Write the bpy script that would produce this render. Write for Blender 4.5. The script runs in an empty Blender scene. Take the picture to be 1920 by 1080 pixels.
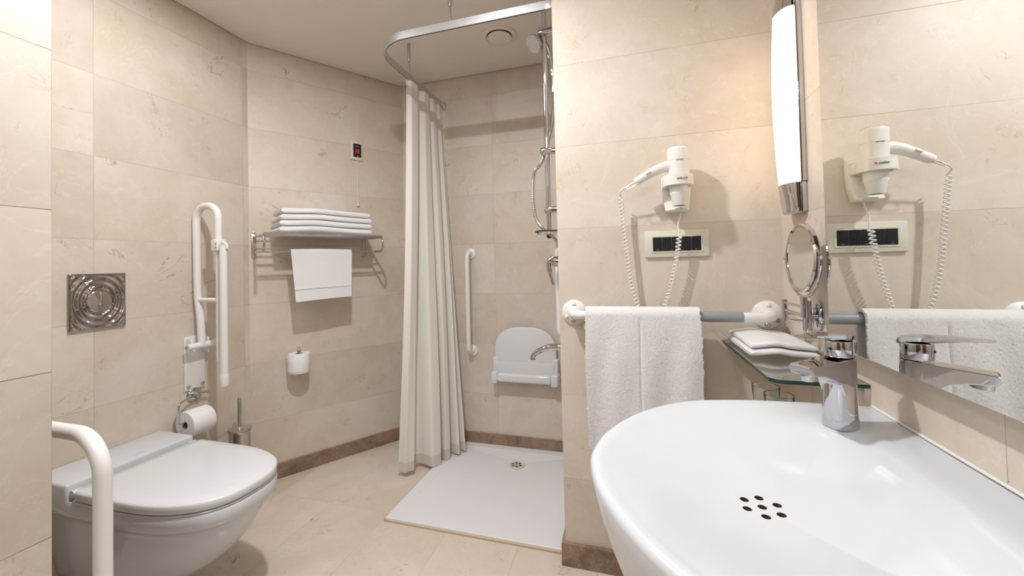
import bpy, bmesh, math, random
from mathutils import Vector, Matrix, noise as mnoise
random.seed(7)
S = bpy.context.scene
COL = S.collection
PI = math.pi

# ------------------------------------------------------------------ camera
R_ = Vector((0.95620937, 0.29178199, -0.02295468))
U_ = Vector((0.02784492, -0.01261769, 0.99953262))
F_ = Vector((-0.29135598, 0.95640162, 0.0201898))
cd = bpy.data.cameras.new('camera'); cam = bpy.data.objects.new('camera', cd); COL.objects.link(cam)
m = Matrix.Identity(4)
for i in range(3):
    m[i][0] = R_[i]; m[i][1] = U_[i]; m[i][2] = -F_[i]
m[2][3] = 1.2
cam.matrix_world = m
cd.sensor_width = 36; cd.lens = 762.56 / 1920 * 36
cd.shift_x = (960 - 941.78) / 1920; cd.shift_y = -(540 - 478.99) / 1920
cd.clip_start = 0.02; cd.clip_end = 50
S.camera = cam

# ------------------------------------------------------------------ world, exposure, lights
w = bpy.data.worlds.new('world'); S.world = w; w.use_nodes = True
w.node_tree.nodes['Background'].inputs[0].default_value = (0.9, 0.92, 1, 1)
w.node_tree.nodes['Background'].inputs[1].default_value = 0.3
vs = S.view_settings
vs.view_transform = 'Standard'; vs.look = 'None'; vs.exposure = -0.10; vs.gamma = 1.0; vs.use_curve_mapping = False

def area(name, loc, size, power, color=(1, 1, 1), shape='DISK', size_y=None, spread=PI):
    l = bpy.data.lights.new(name, 'AREA'); l.energy = power; l.color = color; l.shape = shape; l.size = size
    if size_y: l.size_y = size_y
    l.spread = spread
    o = bpy.data.objects.new(name, l); COL.objects.link(o); o.location = loc
    return o
ZC = 2.4807
MAIN = (-0.65, 0.87); REAR_FILL = (-0.45, -1.25)
area('downlight_lamp', (MAIN[0], MAIN[1], ZC - 0.013), 0.085, 27, (0.985, 0.982, 1.0))
area('rear_fill_lamp', (REAR_FILL[0], REAR_FILL[1], ZC - 0.013), 0.085, 2, (1, 0.985, 0.965))  # weak fill lamp added behind the camera
area('rear_fill_panel_lamp', (-0.40, -0.75, ZC - 0.022), 0.9, 12, (0.95, 0.97, 1.0), 'RECTANGLE', 0.55)  # soft fill added out of view to lift the shadows
area('alcove_fill_lamp', (-1.42, 1.0, ZC - 0.022), 0.5, 6.5, (0.98, 0.98, 1.0), 'RECTANGLE', 0.5)  # soft fill added out of view to brighten the toilet alcove

# ------------------------------------------------------------------ materials
def newmat(name):
    mt = bpy.data.materials.new(name); mt.use_nodes = True
    nt = mt.node_tree; return mt, nt, nt.nodes['Principled BSDF']
def simple(name, col, rough=0.5, metal=0.0, **kw):
    mt, nt, b = newmat(name)
    b.inputs['Base Color'].default_value = (*col, 1); b.inputs['Roughness'].default_value = rough
    b.inputs['Metallic'].default_value = metal
    for k, v in kw.items(): b.inputs[k.replace('_', ' ')].default_value = v
    # a faint procedural variation in gloss
    n = nt.nodes.new('ShaderNodeTexNoise'); n.inputs['Scale'].default_value = 14; n.inputs['Detail'].default_value = 3
    mr = nt.nodes.new('ShaderNodeMapRange'); mr.inputs[3].default_value = rough * 0.9; mr.inputs[4].default_value = min(1, rough * 1.1)
    nt.links.new(n.outputs[0], mr.inputs[0]); nt.links.new(mr.outputs[0], b.inputs['Roughness'])
    return mt
class NT:
    def __init__(s, nt): s.nt = nt
    def n(s, t, **kw):
        x = s.nt.nodes.new(t)
        for k, v in kw.items(): setattr(x, k, v)
        return x
    def put(s, sock, v):
        if hasattr(v, 'links') or isinstance(v, bpy.types.NodeSocket): s.nt.links.new(v, sock)
        else: sock.default_value = v
    def m(s, op, a, b=None, c=None):
        x = s.n('ShaderNodeMath', operation=op); s.put(x.inputs[0], a)
        if b is not None: s.put(x.inputs[1], b)
        if c is not None: s.put(x.inputs[2], c)
        return x.outputs[0]
    def vm(s, op, a, b=None):
        x = s.n('ShaderNodeVectorMath', operation=op); s.put(x.inputs[0], a)
        if b is not None: s.put(x.inputs[1], b)
        return x.outputs['Value'] if op == 'DOT_PRODUCT' else x.outputs[0]
    def noise(s, v, sc, det=4, rough=.55, dist=0.):
        x = s.n('ShaderNodeTexNoise'); s.put(x.inputs['Vector'], v)
        x.inputs['Scale'].default_value = sc; x.inputs['Detail'].default_value = det
        x.inputs['Roughness'].default_value = rough; x.inputs['Distortion'].default_value = dist
        return x.outputs[0]
    def ss(s, v, a, b, lo=0., hi=1.):
        x = s.n('ShaderNodeMapRange', interpolation_type='SMOOTHSTEP'); s.put(x.inputs[0], v)
        x.inputs[1].default_value = a; x.inputs[2].default_value = b; x.inputs[3].default_value = lo; x.inputs[4].default_value = hi
        return x.outputs[0]
    def mix(s, f, a, b, bt='MIX'):
        x = s.n('ShaderNodeMix', data_type='RGBA', blend_type=bt); s.put(x.inputs[0], f)
        s.put(x.inputs[6], a); s.put(x.inputs[7], b); return x.outputs[2]

def marble_tiles(name, sdir, s0, wd, tdir, t0, ht, seed, rough=0.45, joint=0.0010, jointcol=(.44, .35, .27, 1), stain=0.0, tint=(1, 1, 1)):
    mt, nt, b = newmat(name); N = NT(nt)
    P = N.n('ShaderNodeTexCoord').outputs['Object']
    s = N.m('DIVIDE', N.m('SUBTRACT', N.vm('DOT_PRODUCT', P, sdir), s0), wd)
    t = N.m('DIVIDE', N.m('SUBTRACT', N.vm('DOT_PRODUCT', P, tdir), t0), ht)
    c = N.m('FLOOR', s); r = N.m('FLOOR', t)
    cb = N.n('ShaderNodeCombineXYZ'); N.put(cb.inputs[0], c); N.put(cb.inputs[1], r); cb.inputs[2].default_value = seed
    wn = N.n('ShaderNodeTexWhiteNoise', noise_dimensions='3D'); N.put(wn.inputs[0], cb.outputs[0])
    off = N.vm('SCALE', wn.outputs['Color']); off.node.inputs['Scale'].default_value = 9.0
    Q = N.vm('ADD', P, off)
    big = N.noise(Q, 2.2, 5, .6, .6); fine = N.noise(Q, 30, 4, .6); mid = N.noise(Q, 9, 5, .65, .4)
    T = lambda c: (c[0] * tint[0], c[1] * tint[1], c[2] * tint[2], 1)
    col = N.mix(N.ss(big, .3, .7), T((.65, .553, .452)), T((.725, .645, .553)))
    col = N.mix(N.ss(mid, .45, .75, 0, .35), col, T((.59, .48, .37)))
    col = N.mix(N.ss(fine, .55, .8, 0, .25), col, T((.54, .45, .36)))
    # sparse thin veins and short scratches
    v1 = N.noise(Q, 3.2, 6, .62, 1.2); l1 = N.ss(N.m('ABSOLUTE', N.m('SUBTRACT', v1, .5)), 0, .006, 1, 0)
    k1 = N.ss(N.noise(N.vm('ADD', Q, (3.1, 1.7, 5.2)), 3.5, 2), .58, .66)
    v2 = N.noise(Q, 11, 4, .6, .8); l2 = N.ss(N.m('ABSOLUTE', N.m('SUBTRACT', v2, .5)), 0, .016, 1, 0)
    k2 = N.ss(N.noise(N.vm('ADD', Q, (7.1, 2.7, 1.2)), 8, 2), .60, .68)
    col = N.mix(N.m('MULTIPLY', N.m('MULTIPLY', l1, k1), .75), col, (.24, .15, .09, 1))
    col = N.mix(N.m('MULTIPLY', N.m('MULTIPLY', l2, k2), .28), col, (.30, .20, .13, 1))
    lw = N.noise(N.vm('ADD', Q, (1.1, 9.7, 4.2)), 5, 5, .6, 1.0)
    col = N.mix(N.m('MULTIPLY', N.ss(N.m('ABSOLUTE', N.m('SUBTRACT', lw, .5)), 0, .01, 1, 0), .3), col, (.82, .74, .66, 1))
    if stain > 0:
        st = N.noise(P, 7, 3); col = N.mix(N.ss(st, .68, .74, 0, stain), col, (.42, .30, .2, 1))
    # tile-to-tile variation
    br = N.ss(wn.outputs['Value'], 0, 1, .955, 1.045)
    sep = N.n('ShaderNodeCombineColor'); N.put(sep.inputs[0], br); N.put(sep.inputs[1], br); N.put(sep.inputs[2], N.m('MULTIPLY', br, N.ss(big, 0, 1, .97, 1.05)))
    col = N.mix(1.0, col, sep.outputs[0], 'MULTIPLY')
    fs = N.m('FRACT', s); ft = N.m('FRACT', t)
    ds = N.m('MULTIPLY', N.m('MINIMUM', fs, N.m('SUBTRACT', 1., fs)), wd)
    dt = N.m('MULTIPLY', N.m('MINIMUM', ft, N.m('SUBTRACT', 1., ft)), ht)
    dj = N.m('MINIMUM', ds, dt)
    jm = N.ss(dj, joint * .4, joint, 1, 0)
    jvis = N.m('MULTIPLY', jm, N.ss(N.noise(P, 4, 3), .35, .6, .35, 1.))
    col = N.mix(jvis, col, jointcol)
    nt.links.new(col, b.inputs['Base Color'])
    rr = N.m('ADD', rough, N.m('MULTIPLY', N.m('SUBTRACT', mid, .5), .16)); nt.links.new(N.m('MAXIMUM', rr, N.m('MULTIPLY', jm, .8)), b.inputs['Roughness'])
    bp = N.n('ShaderNodeBump'); bp.inputs['Strength'].default_value = .35; bp.inputs['Distance'].default_value = .002
    hgt = N.m('SUBTRACT', N.m('MULTIPLY', fine, .05), N.m('ADD', jm, N.m('MULTIPLY', N.m('MULTIPLY', l2, k2), .3)))
    nt.links.new(hgt, bp.inputs['Height']); nt.links.new(bp.outputs[0], b.inputs['Normal'])
    return mt

def brown_marble():
    mt, nt, b = newmat('brown_marble'); N = NT(nt)
    P = N.n('ShaderNodeTexCoord').outputs['Object']
    a = N.noise(P, 9, 8, .65, 1.0); c = N.mix(N.ss(a, .3, .7), (.19, .12, .08, 1), (.36, .25, .175, 1))
    v = N.n('ShaderNodeTexVoronoi', feature='DISTANCE_TO_EDGE'); v.inputs['Scale'].default_value = 16
    wp = N.vm('ADD', P, N.vm('SCALE', N.n('ShaderNodeTexNoise').outputs['Color']))
    nn = N.n('ShaderNodeTexNoise'); nn.inputs['Scale'].default_value = 14; N.put(nn.inputs['Vector'], P)
    sc = N.vm('SCALE', nn.outputs['Color']); sc.node.inputs['Scale'].default_value = .12
    N.put(v.inputs['Vector'], N.vm('ADD', P, sc))
    l = N.ss(v.outputs[0], 0, .035, 1, 0)
    k = N.ss(N.noise(P, 6, 3), .42, .6)
    c = N.mix(N.m('MULTIPLY', N.m('MULTIPLY', l, k), .3), c, (.55, .42, .31, 1))
    c = N.mix(N.ss(N.noise(P, 55, 4), .55, .75, 0, .5), c, (.42, .30, .21, 1))
    nt.links.new(c, b.inputs['Base Color']); b.inputs['Roughness'].default_value = .3
    return mt

def cloth(name, col, scale=500, strength=.6, dist=.002, sheen=.3, trans=0., coarse=0):
    mt, nt, b = newmat(name); N = NT(nt)
    P = N.n('ShaderNodeTexCoord').outputs['Object']
    b.inputs['Base Color'].default_value = (*col, 1); b.inputs['Roughness'].default_value = .95
    b.inputs['Sheen Weight'].default_value = sheen; b.inputs['Specular IOR Level'].default_value = .15
    h = N.noise(P, scale, 3, .7)
    if coarse: h = N.m('ADD', h, N.m('MULTIPLY', N.noise(P, coarse, 2, .5), 1.6))
    bp = N.n('ShaderNodeBump'); bp.inputs['Strength'].default_value = strength; bp.inputs['Distance'].default_value = dist
    nt.links.new(h, bp.inputs['Height']); nt.links.new(bp.outputs[0], b.inputs['Normal'])
    if trans:
        tr = N.n('ShaderNodeBsdfTranslucent'); tr.inputs[0].default_value = (*col, 1)
        mx = N.n('ShaderNodeMixShader'); mx.inputs[0].default_value = trans
        nt.links.new(b.outputs[0], mx.inputs[1]); nt.links.new(tr.outputs[0], mx.inputs[2])
        nt.links.new(mx.outputs[0], nt.nodes['Material Output'].inputs[0])
    return mt

M = {}
M['white_ceramic'] = simple('white_ceramic', (.655, .69, .725), .13, Specular_IOR_Level=.4)
M['seat_plastic'] = simple('white_seat_plastic', (.72, .745, .765), .16)
M['enamel'] = simple('white_enamel', (.83, .83, .81), .22)
M['white_plastic'] = simple('white_plastic', (.82, .81, .77), .3)
M['cream_plastic'] = simple('cream_plastic', (.70, .68, .58), .4)
M['grey_plastic'] = simple('grey_plastic', (.27, .30, .32), .4)
M['black_plastic'] = simple('black_plastic', (.012, .014, .02), .22)
M['red'] = simple('red_plastic', (.55, .03, .03), .4)
M['chrome'] = simple('chrome', (.60, .60, .625), .035, 1.0)
M['plate_chrome'] = simple('chrome_dark_reflection', (.42, .40, .395), .05, 1.0)  # chrome with the dark room it reflects put into its colour
M['steel'] = simple('brushed_steel', (.55, .54, .53), .28, 1.0)
M['alu'] = simple('aluminium', (.62, .64, .67), .33, .85)
M['mirror'] = simple('mirror_glass', (.86, .88, .87), .0, 1.0)
M['mirror'].node_tree.links.clear()
for n_ in list(M['mirror'].node_tree.nodes):
    if n_.type in ('TEX_NOISE', 'MAP_RANGE'): M['mirror'].node_tree.nodes.remove(n_)
M['mirror'].node_tree.links.new(M['mirror'].node_tree.nodes['Principled BSDF'].outputs[0], M['mirror'].node_tree.nodes['Material Output'].inputs[0])
M['mirror'].node_tree.nodes['Principled BSDF'].inputs['Roughness'].default_value = 0.0
M['dark'] = simple('dark_backing', (.03, .03, .035), .6)
M['drainhole'] = simple('drain_hole_brown', (.10, .065, .04), .5)  # brown stands in for the shade deep inside the holes
M['sealant'] = simple('aged_sealant', (.50, .33, .14), .6)
M['paint'] = simple('ceiling_paint', (.84, .78, .72), .6)
M['paper'] = cloth('tissue_paper', (.88, .88, .87), 250, .3, .001, .1)
M['card'] = simple('cardboard', (.30, .23, .17), .9)
M['terry'] = cloth('terry_cloth', (.92, .925, .93), 800, .6, .004, .6, coarse=420)
M['towel'] = cloth('towel_cotton', (.82, .825, .83), 900, .5, .0015, .4)
M['curtain'] = cloth('shower_curtain_cloth', (.92, .895, .835), 700, .25, .001, .2, trans=.18)
M['hem'] = cloth('curtain_hem_cloth', (.76, .70, .63), 700, .25, .001, .2, trans=.12)
M['bristle'] = simple('bristle_white', (.7, .7, .7), .8)
M['logo'] = simple('grey_print', (.12, .12, .13), .5)
M['brown_marble'] = brown_marble()
def emis(name, col, st):
    mt, nt, b = newmat(name); b.inputs['Base Color'].default_value = (*col, 1)
    b.inputs['Emission Color'].default_value = (*col, 1); b.inputs['Emission Strength'].default_value = st; return mt
M['lampglass'] = emis('glowing_opal_glass', (1, .82, .58), 2.7)
M['lens'] = emis('downlight_lens', (1, .95, .88), 3.0)
M['panel'] = emis('fill_panel_glow', (.97, .98, 1.0), 1.0)  # glow of the added fill panels
def glassmat(name, col, rough=0., ior=1.45):
    mt, nt, b = newmat(name)
    b.inputs['Base Color'].default_value = (*col, 1); b.inputs['Transmission Weight'].default_value = 1
    b.inputs['Roughness'].default_value = rough; b.inputs['IOR'].default_value = ior; return mt
M['glass'] = glassmat('clear_glass', (.93, .97, .95))
M['shelfglass'] = glassmat('shelf_glass', (.86, .95, .91))
M['edge'] = simple('polished_green_glass_edge', (.004, .040, .028), .3)

# room plan numbers
XL, XE, YD, YC, XA, YA, XBC, YLB, XP = -2.0153, .5199, 1.6385, 2.5600, -1.1264, .5288, -1.5031, 1.7609, -.2636
Z0, HC = .0093, .3312
TB = Vector((.53967, .84188, 0)); NB = Vector((.84188, -.53967, 0)); OB = Vector((XL, YLB, 0))
def B(s, n, z): return OB + TB * s + NB * n + Vector((0, 0, z))
M['tileL'] = marble_tiles('marble_wall_left', (0, 1, 0), 1.068, .66, (0, 0, 1), Z0, HC, 1.3)
M['tileA'] = marble_tiles('marble_wall_partition', (0, 1, 0), .5288, .66, (0, 0, 1), .6691 - 2 * HC, HC, 6.1, jointcol=(.30, .22, .16, 1), joint=.0014, tint=(1.0, 1.03, 1.06))
M['tileB'] = marble_tiles('marble_wall_diagonal', tuple(TB), TB.dot(OB) - .02, .99, (0, 0, 1), Z0, HC, 3.7)
M['tileC'] = marble_tiles('marble_wall_back', (1, 0, 0), -.832, .66, (0, 0, 1), Z0, HC, 5.9, tint=(.98, 1, 1.03))
M['tileD'] = marble_tiles('marble_wall_vanity', (1, 0, 0), -1.178, 2.4, (0, 0, 1), Z0, HC, 2.2, tint=(1, 1.01, 1.02))
M['tileP'] = marble_tiles('marble_wall_shower_side', (0, 1, 0), 1.6, .66, (0, 0, 1), Z0, HC, 4.4)
M['tileE'] = marble_tiles('marble_wall_right', (0, 1, 0), .782, .66, (0, 0, 1), Z0, HC, 8.4)
M['tileR'] = marble_tiles('marble_wall_rear', (1, 0, 0), -.3, .66, (0, 0, 1), Z0, HC, 7.4)
M['floor'] = marble_tiles('marble_floor', (1, 0, 0), -.805, .334, (0, 1, 0), 1.747, .67, 9.9, rough=.16, stain=.0, jointcol=(.42, .33, .25, 1), tint=(1.04, 1.04, 1.05))

# ------------------------------------------------------------------ mesh helpers
class MB:
    def __init__(s): s.bm = bmesh.new(); s.mi = 0; s.sm = True
    def _f(s, vs):
        try:
            f = s.bm.faces.new(vs); f.material_index = s.mi; f.smooth = s.sm; return f
        except ValueError: return None
    def box(s, lo, hi, bev=0.0, seg=3, mat=None):
        t = bmesh.new(); bmesh.ops.create_cube(t, size=1)
        for v in t.verts:
            v.co = Vector([(lo[i] + hi[i]) / 2 + v.co[i] * (hi[i] - lo[i]) for i in range(3)])
        if bev > 0: bmesh.ops.bevel(t, geom=list(t.edges), offset=bev, segments=seg, profile=.5, affect='EDGES')
        if mat is not None: t.transform(mat)
        s.merge(t, smooth=bev > 0); return s
    def merge(s, t, smooth=True):
        mp = {v: s.bm.verts.new(v.co) for v in t.verts}
        for f in t.faces:
            g = s._f([mp[v] for v in f.verts])
            if g: g.smooth = smooth
        t.free()
    def loft(s, rings, cap0=True, cap1=True, closed=True, wrap=False):
        rr = [[s.bm.verts.new(p) for p in r] for r in rings]
        n = len(rr[0])
        pairs = [(i, i + 1) for i in range(len(rr) - 1)] + ([(len(rr) - 1, 0)] if wrap else [])
        for i, j in pairs:
            for k in range(n if closed else n - 1):
                a = k; b = (k + 1) % n
                s._f([rr[i][a], rr[i][b], rr[j][b], rr[j][a]])
        if not wrap:
            if cap0: s._f(rr[0][::-1])
            if cap1: s._f(rr[-1])
        return s
    def tube(s, pts, r, seg=14, closed=False, ends=True):
        pts = [Vector(p) for p in pts]; n = len(pts)
        rad = r if isinstance(r, (list, tuple)) else [r] * n
        tn = []
        for i in range(n):
            if closed: d = pts[(i + 1) % n] - pts[i - 1]
            else: d = pts[min(i + 1, n - 1)] - pts[max(i - 1, 0)]
            tn.append(d.normalized())
        up = Vector((0, 0, 1)) if abs(tn[0].z) < .9 else Vector((1, 0, 0))
        x = up.cross(tn[0]).normalized(); rings = []
        for i in range(n):
            x = (x - tn[i] * x.dot(tn[i])).normalized(); y = tn[i].cross(x)
            rings.append([pts[i] + (x * math.cos(a) + y * math.sin(a)) * rad[i] for a in [2 * PI * k / seg for k in range(seg)]])
        s.loft(rings, ends, ends, True, closed); return s
    def lathe(s, prof, c=(0, 0, 0), axis=(0, 0, 1), seg=32, cap0=True, cap1=True, sc=(1, 1)):
        ax = Vector(axis).normalized(); up = Vector((0, 0, 1)) if abs(ax.z) < .9 else Vector((1, 0, 0))
        x = up.cross(ax).normalized(); y = ax.cross(x); c = Vector(c)
        s.loft([[c + ax * h + (x * math.cos(a) * sc[0] + y * math.sin(a) * sc[1]) * r for a in [2 * PI * k / seg for k in range(seg)]] for r, h in prof], cap0, cap1)
        return s
    def sphere(s, c, r, sc=(1, 1, 1), seg=16):
        t = bmesh.new(); bmesh.ops.create_uvsphere(t, u_segments=seg, v_segments=seg // 2 + 2, radius=r)
        for v in t.verts: v.co = Vector(c) + Vector((v.co.x * sc[0], v.co.y * sc[1], v.co.z * sc[2]))
        s.merge(t); return s
    def sheet(s, fn, nu, nv, th, normal=None):
        # thick surface: fn(u,v)->Vector ; offset th along the local normal
        P = [[Vector(fn(i / nu, j / nv)) for i in range(nu + 1)] for j in range(nv + 1)]
        def nrm(i, j):
            a = P[j][min(i + 1, nu)] - P[j][max(i - 1, 0)]; b = P[min(j + 1, nv)][i] - P[max(j - 1, 0)][i]
            c = a.cross(b); return c.normalized() if c.length > 1e-12 else Vector((0, 0, 1))
        A = [[s.bm.verts.new(P[j][i]) for i in range(nu + 1)] for j in range(nv + 1)]
        Bk = [[s.bm.verts.new(P[j][i] + nrm(i, j) * th) for i in range(nu + 1)] for j in range(nv + 1)]
        for j in range(nv):
            for i in range(nu):
                s._f([A[j][i], A[j + 1][i], A[j + 1][i + 1], A[j][i + 1]])
                s._f([Bk[j][i], Bk[j][i + 1], Bk[j + 1][i + 1], Bk[j + 1][i]])
        for i in range(nu):
            s._f([A[0][i], A[0][i + 1], Bk[0][i + 1], Bk[0][i]]); s._f([A[nv][i + 1], A[nv][i], Bk[nv][i], Bk[nv][i + 1]])
        for j in range(nv):
            s._f([A[j + 1][0], A[j][0], Bk[j][0], Bk[j + 1][0]]); s._f([A[j][nu], A[j + 1][nu], Bk[j + 1][nu], Bk[j][nu]])
        return s
    def poly(s, pts, z0, z1):
        a = [s.bm.verts.new((p[0], p[1], z0)) for p in pts]; b = [s.bm.verts.new((p[0], p[1], z1)) for p in pts]
        n = len(pts); s._f(a[::-1]); s._f(b)
        for i in range(n): s._f([a[i], a[(i + 1) % n], b[(i + 1) % n], b[i]])
        return s
    def xf(s, mat): s.bm.transform(mat); return s
    def build(s, name, mats, parent=None, sharp=40, sub=0):
        if not isinstance(mats, (list, tuple)): mats = [mats]
        bmesh.ops.recalc_face_normals(s.bm, faces=list(s.bm.faces))
        org = Vector(ORG.get(parent.name, (0, 0, 0))) if parent else Vector((0, 0, 0))
        if parent: s.bm.transform(Matrix.Translation(-org))
        me = bpy.data.meshes.new(name); s.bm.to_mesh(me); s.bm.free()
        for mm in mats: me.materials.append(mm)
        o = bpy.data.objects.new(name, me); COL.objects.link(o)
        if parent: o.parent = parent
        ORG[o.name] = tuple(org)
        try: me.set_sharp_from_angle(angle=math.radians(sharp))
        except Exception: pass
        if sub:
            md = o.modifiers.new('subdivision', 'SUBSURF'); md.levels = sub; md.render_levels = sub
        return o
ORG = {}
def thing(name, label, cat, loc, group=None):
    o = bpy.data.objects.new(name, None); COL.objects.link(o); o.location = loc; ORG[o.name] = tuple(loc)
    o.empty_display_size = .05
    return tag(o, label, cat, group)
def tag(o, label, cat, group=None):
    o['label'] = label; o['category'] = cat
    if group: o['group'] = group
    return o
def rebase(o, loc):
    """move a single-mesh thing's origin to its base"""
    loc = Vector(loc); o.data.transform(Matrix.Translation(-loc)); o.location = loc; ORG[o.name] = tuple(loc); return o
def struct(o): o['kind'] = 'structure'; return o
def fillet(pts, r, n=8):
    pts = [Vector(p) for p in pts]; out = [pts[0]]
    for i in range(1, len(pts) - 1):
        a, b, c = pts[i - 1], pts[i], pts[i + 1]; d1 = (a - b).normalized(); d2 = (c - b).normalized()
        ang = d1.angle(d2); rr = r[i - 1] if isinstance(r, (list, tuple)) else r
        t = min(rr / math.tan(ang / 2), (a - b).length * .49, (c - b).length * .49); rr = t * math.tan(ang / 2)
        p1 = b + d1 * t; p2 = b + d2 * t; cen = b + (d1 + d2).normalized() * (rr / math.sin(ang / 2))
        v1 = p1 - cen; v2 = p2 - cen; tot = v1.angle(v2)
        for k in range(n + 1):
            q = k / n; out.append(cen + (v1 * math.sin((1 - q) * tot) + v2 * math.sin(q * tot)) / math.sin(tot))
    out.append(pts[-1]); return out
def spline(pts, n=10):
    pts = [Vector(p) for p in pts]; out = []
    P = [pts[0] * 2 - pts[1]] + pts + [pts[-1] * 2 - pts[-2]]
    for i in range(1, len(P) - 2):
        for k in range(n):
            t = k / n; a, b, c, d = P[i - 1], P[i], P[i + 1], P[i + 2]
            out.append(.5 * ((2 * b) + (c - a) * t + (2 * a - 5 * b + 4 * c - d) * t * t + (3 * b - a - 3 * c + d) * t ** 3))
    out.append(pts[-1]); return out
def frame(o, x, y, z):
    mt = Matrix.Identity(4)
    for i in range(3):
        mt[i][0] = x[i]; mt[i][1] = y[i]; mt[i][2] = z[i]; mt[i][3] = o[i]
    return mt
BM_ = frame(OB, TB, NB, Vector((0, 0, 1)))      # local (s, n, z) on the diagonal wall
def text_mesh(body, size, mat, name, parent, mtx, ext=.0004):
    cu = bpy.data.curves.new(name, 'FONT'); cu.body = body; cu.size = size; cu.extrude = ext; cu.align_x = 'CENTER'; cu.align_y = 'CENTER'
    tmp = bpy.data.objects.new('tmp', cu); COL.objects.link(tmp)
    dg = bpy.context.evaluated_depsgraph_get(); me = bpy.data.meshes.new_from_object(tmp.evaluated_get(dg))
    bpy.data.objects.remove(tmp); me.name = name
    me.transform(mtx); org = Vector(ORG[parent.name]); me.transform(Matrix.Translation(-org))
    me.materials.clear(); me.materials.append(mat)
    o = bpy.data.objects.new(name, me); COL.objects.link(o); o.parent = parent; ORG[o.name] = tuple(org); return o

# ------------------------------------------------------------------ room shell
ZT = 2.54; YR = -1.5; T = .12
def wall(name, lo, hi, mat): return struct(MB().box(lo, hi).build(name, mat))
wall('wall_left', (XL - T, YA - .12, 0), (XL, YLB + .07, ZT), M['tileL'])
mb = MB(); mb.box((-.08, -T, 0), (.9491 + .06, 0, ZT)); mb.xf(BM_); struct(mb.build('wall_diagonal', M['tileB']))
wall('wall_back', (XBC - .12, YC, 0), (XP + .06, YC + T, ZT), M['tileC'])
struct(MB().box((XP, YD, 0), (XE + T, YC, ZT)).build('wall_vanity', [M['tileD']]))
pl = bpy.data.objects['wall_vanity']; pl.data.materials.append(M['tileP'])
for f in pl.data.polygons:
    if f.normal.x < -.5: f.material_index = 1
wall('wall_right', (XE, YR, 0), (XE + T, YD, ZT), M['tileE'])
mb = MB(); mb.box((XL - T, YR, 0), (XA, YA, ZT), .0015, 2); struct(mb.build('wall_partition', M['tileA']))
wall('wall_rear', (XA - .1, YR - T, 0), (XE + T, YR, ZT), M['tileR'])
plan = [(XL - .05, YA - .05), (XL - .05, YLB + .02), (XBC - .05, YC + .05), (XE + .05, YC + .05), (XE + .05, YR - .05), (XA - .05, YR - .05), (XA - .05, YA - .05)]
mb = MB(); mb.poly(plan, -.06, 0); struct(mb.build('floor', M['floor']))
g = .007
def inset_plan(g):
    return [(XL + g, YA + g), (XL + g, YLB - g * .3), (XBC + g * .6, YC - g), (XP - g, YC - g), (XP - g, YD - g), (XE - g, YD - g), (XE - g, YR + g), (XA + g, YR + g), (XA + g, YA + g)]
mb = MB(); mb.poly(inset_plan(g), ZC, ZC + .015); struct(mb.build('ceiling', M['paint']))
mb = MB(); mb.poly(plan, ZT, ZT + .02); struct(mb.build('gap_backing_1', M['dark']))  # unseen dark sheet added above the ceiling to keep its edge gap dark

# baseboards of brown marble
HB_ = .085; TBk = .012
mb = MB(); mb.box((0.012, 0, 0), (.945, TBk, HB_), .0015, 1); mb.xf(BM_); struct(mb.build('baseboard_diagonal', M['brown_marble']))
struct(MB().box((XL, YA, 0), (XL + TBk, YLB - .005, HB_), .0015, 1).build('baseboard_left', M['brown_marble']))
struct(MB().box((XBC + .012, YC - TBk, 0), (XP, YC, HB_), .0015, 1).build('baseboard_back', M['brown_marble']))
struct(MB().box((XP - .014, YD - .014, 0), (XE - .014, YD, HB_ + .005), .0015, 1).build('baseboard_vanity', M['brown_marble']))
struct(MB().box((XP - .014, YD, 0), (XP, YC - .013, HB_ + .005), .0015, 1).build('baseboard_shower', M['brown_marble']))
struct(MB().box((XE - .014, YR + .012, 0), (XE, YD, HB_), .0015, 1).build('baseboard_right', M['brown_marble']))
struct(MB().box((XA, YR + .012, 0), (XA + .012, YA, HB_), .0015, 1).build('baseboard_partition', M['brown_marble']))
# door in the rear wall (unseen, made wide and dark for the chrome to reflect)
d = struct(MB().box((-1.0, YR, 0), (.15, YR + .03, 2.15), .002, 1).build('door_1', simple('door_wood', (.11, .06, .035), .4)))
mb = MB(); mb.tube(fillet([(-.67, YR + .03, 1.0), (-.67, YR + .075, 1.0), (-.56, YR + .075, 1.0)], .015), .009); mb.build('door_handle', M['chrome'], d)

# ------------------------------------------------------------------ ceiling fittings
def downlight(x, y, label):
    t = thing('recessed_downlight', label, 'ceiling light', (x, y, ZC))
    mb = MB(); mb.lathe([(.058, 0), (.06, -.004), (.056, -.007), (.047, -.007), (.046, 0)], (x, y, ZC), seg=40, cap0=False, cap1=False); mb.build('trim_ring', M['chrome'], t)
    MB().lathe([(.0455, 0), (.0455, -.005)], (x, y, ZC), seg=32).build('lens', M['lens'], t)
downlight(*MAIN, 'round recessed chrome-rimmed downlight in the ceiling before the shower')
downlight(*REAR_FILL, 'added round chrome-rimmed fill downlight in the ceiling behind the camera')  # unseen fixture added to carry the rear fill lamp
t = thing('fill_light_panel', 'added flat rectangular white fill panel on the ceiling behind the camera', 'ceiling light', (-.40, -.75, ZC))  # added panel, carries the soft rear fill
MB().box((-.87, -1.045, ZC - .018), (.07, -.455, ZC), .003, 2).build('fill_panel_frame', M['enamel'], t)
MB().box((-.85, -1.025, ZC - .020), (.05, -.475, ZC - .012)).build('fill_diffuser', M['panel'], t)
t = thing('fill_light_panel', 'added small square white fill panel on the ceiling above the toilet', 'ceiling light', (-1.42, 1.0, ZC))  # added panel, carries the alcove fill
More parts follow.
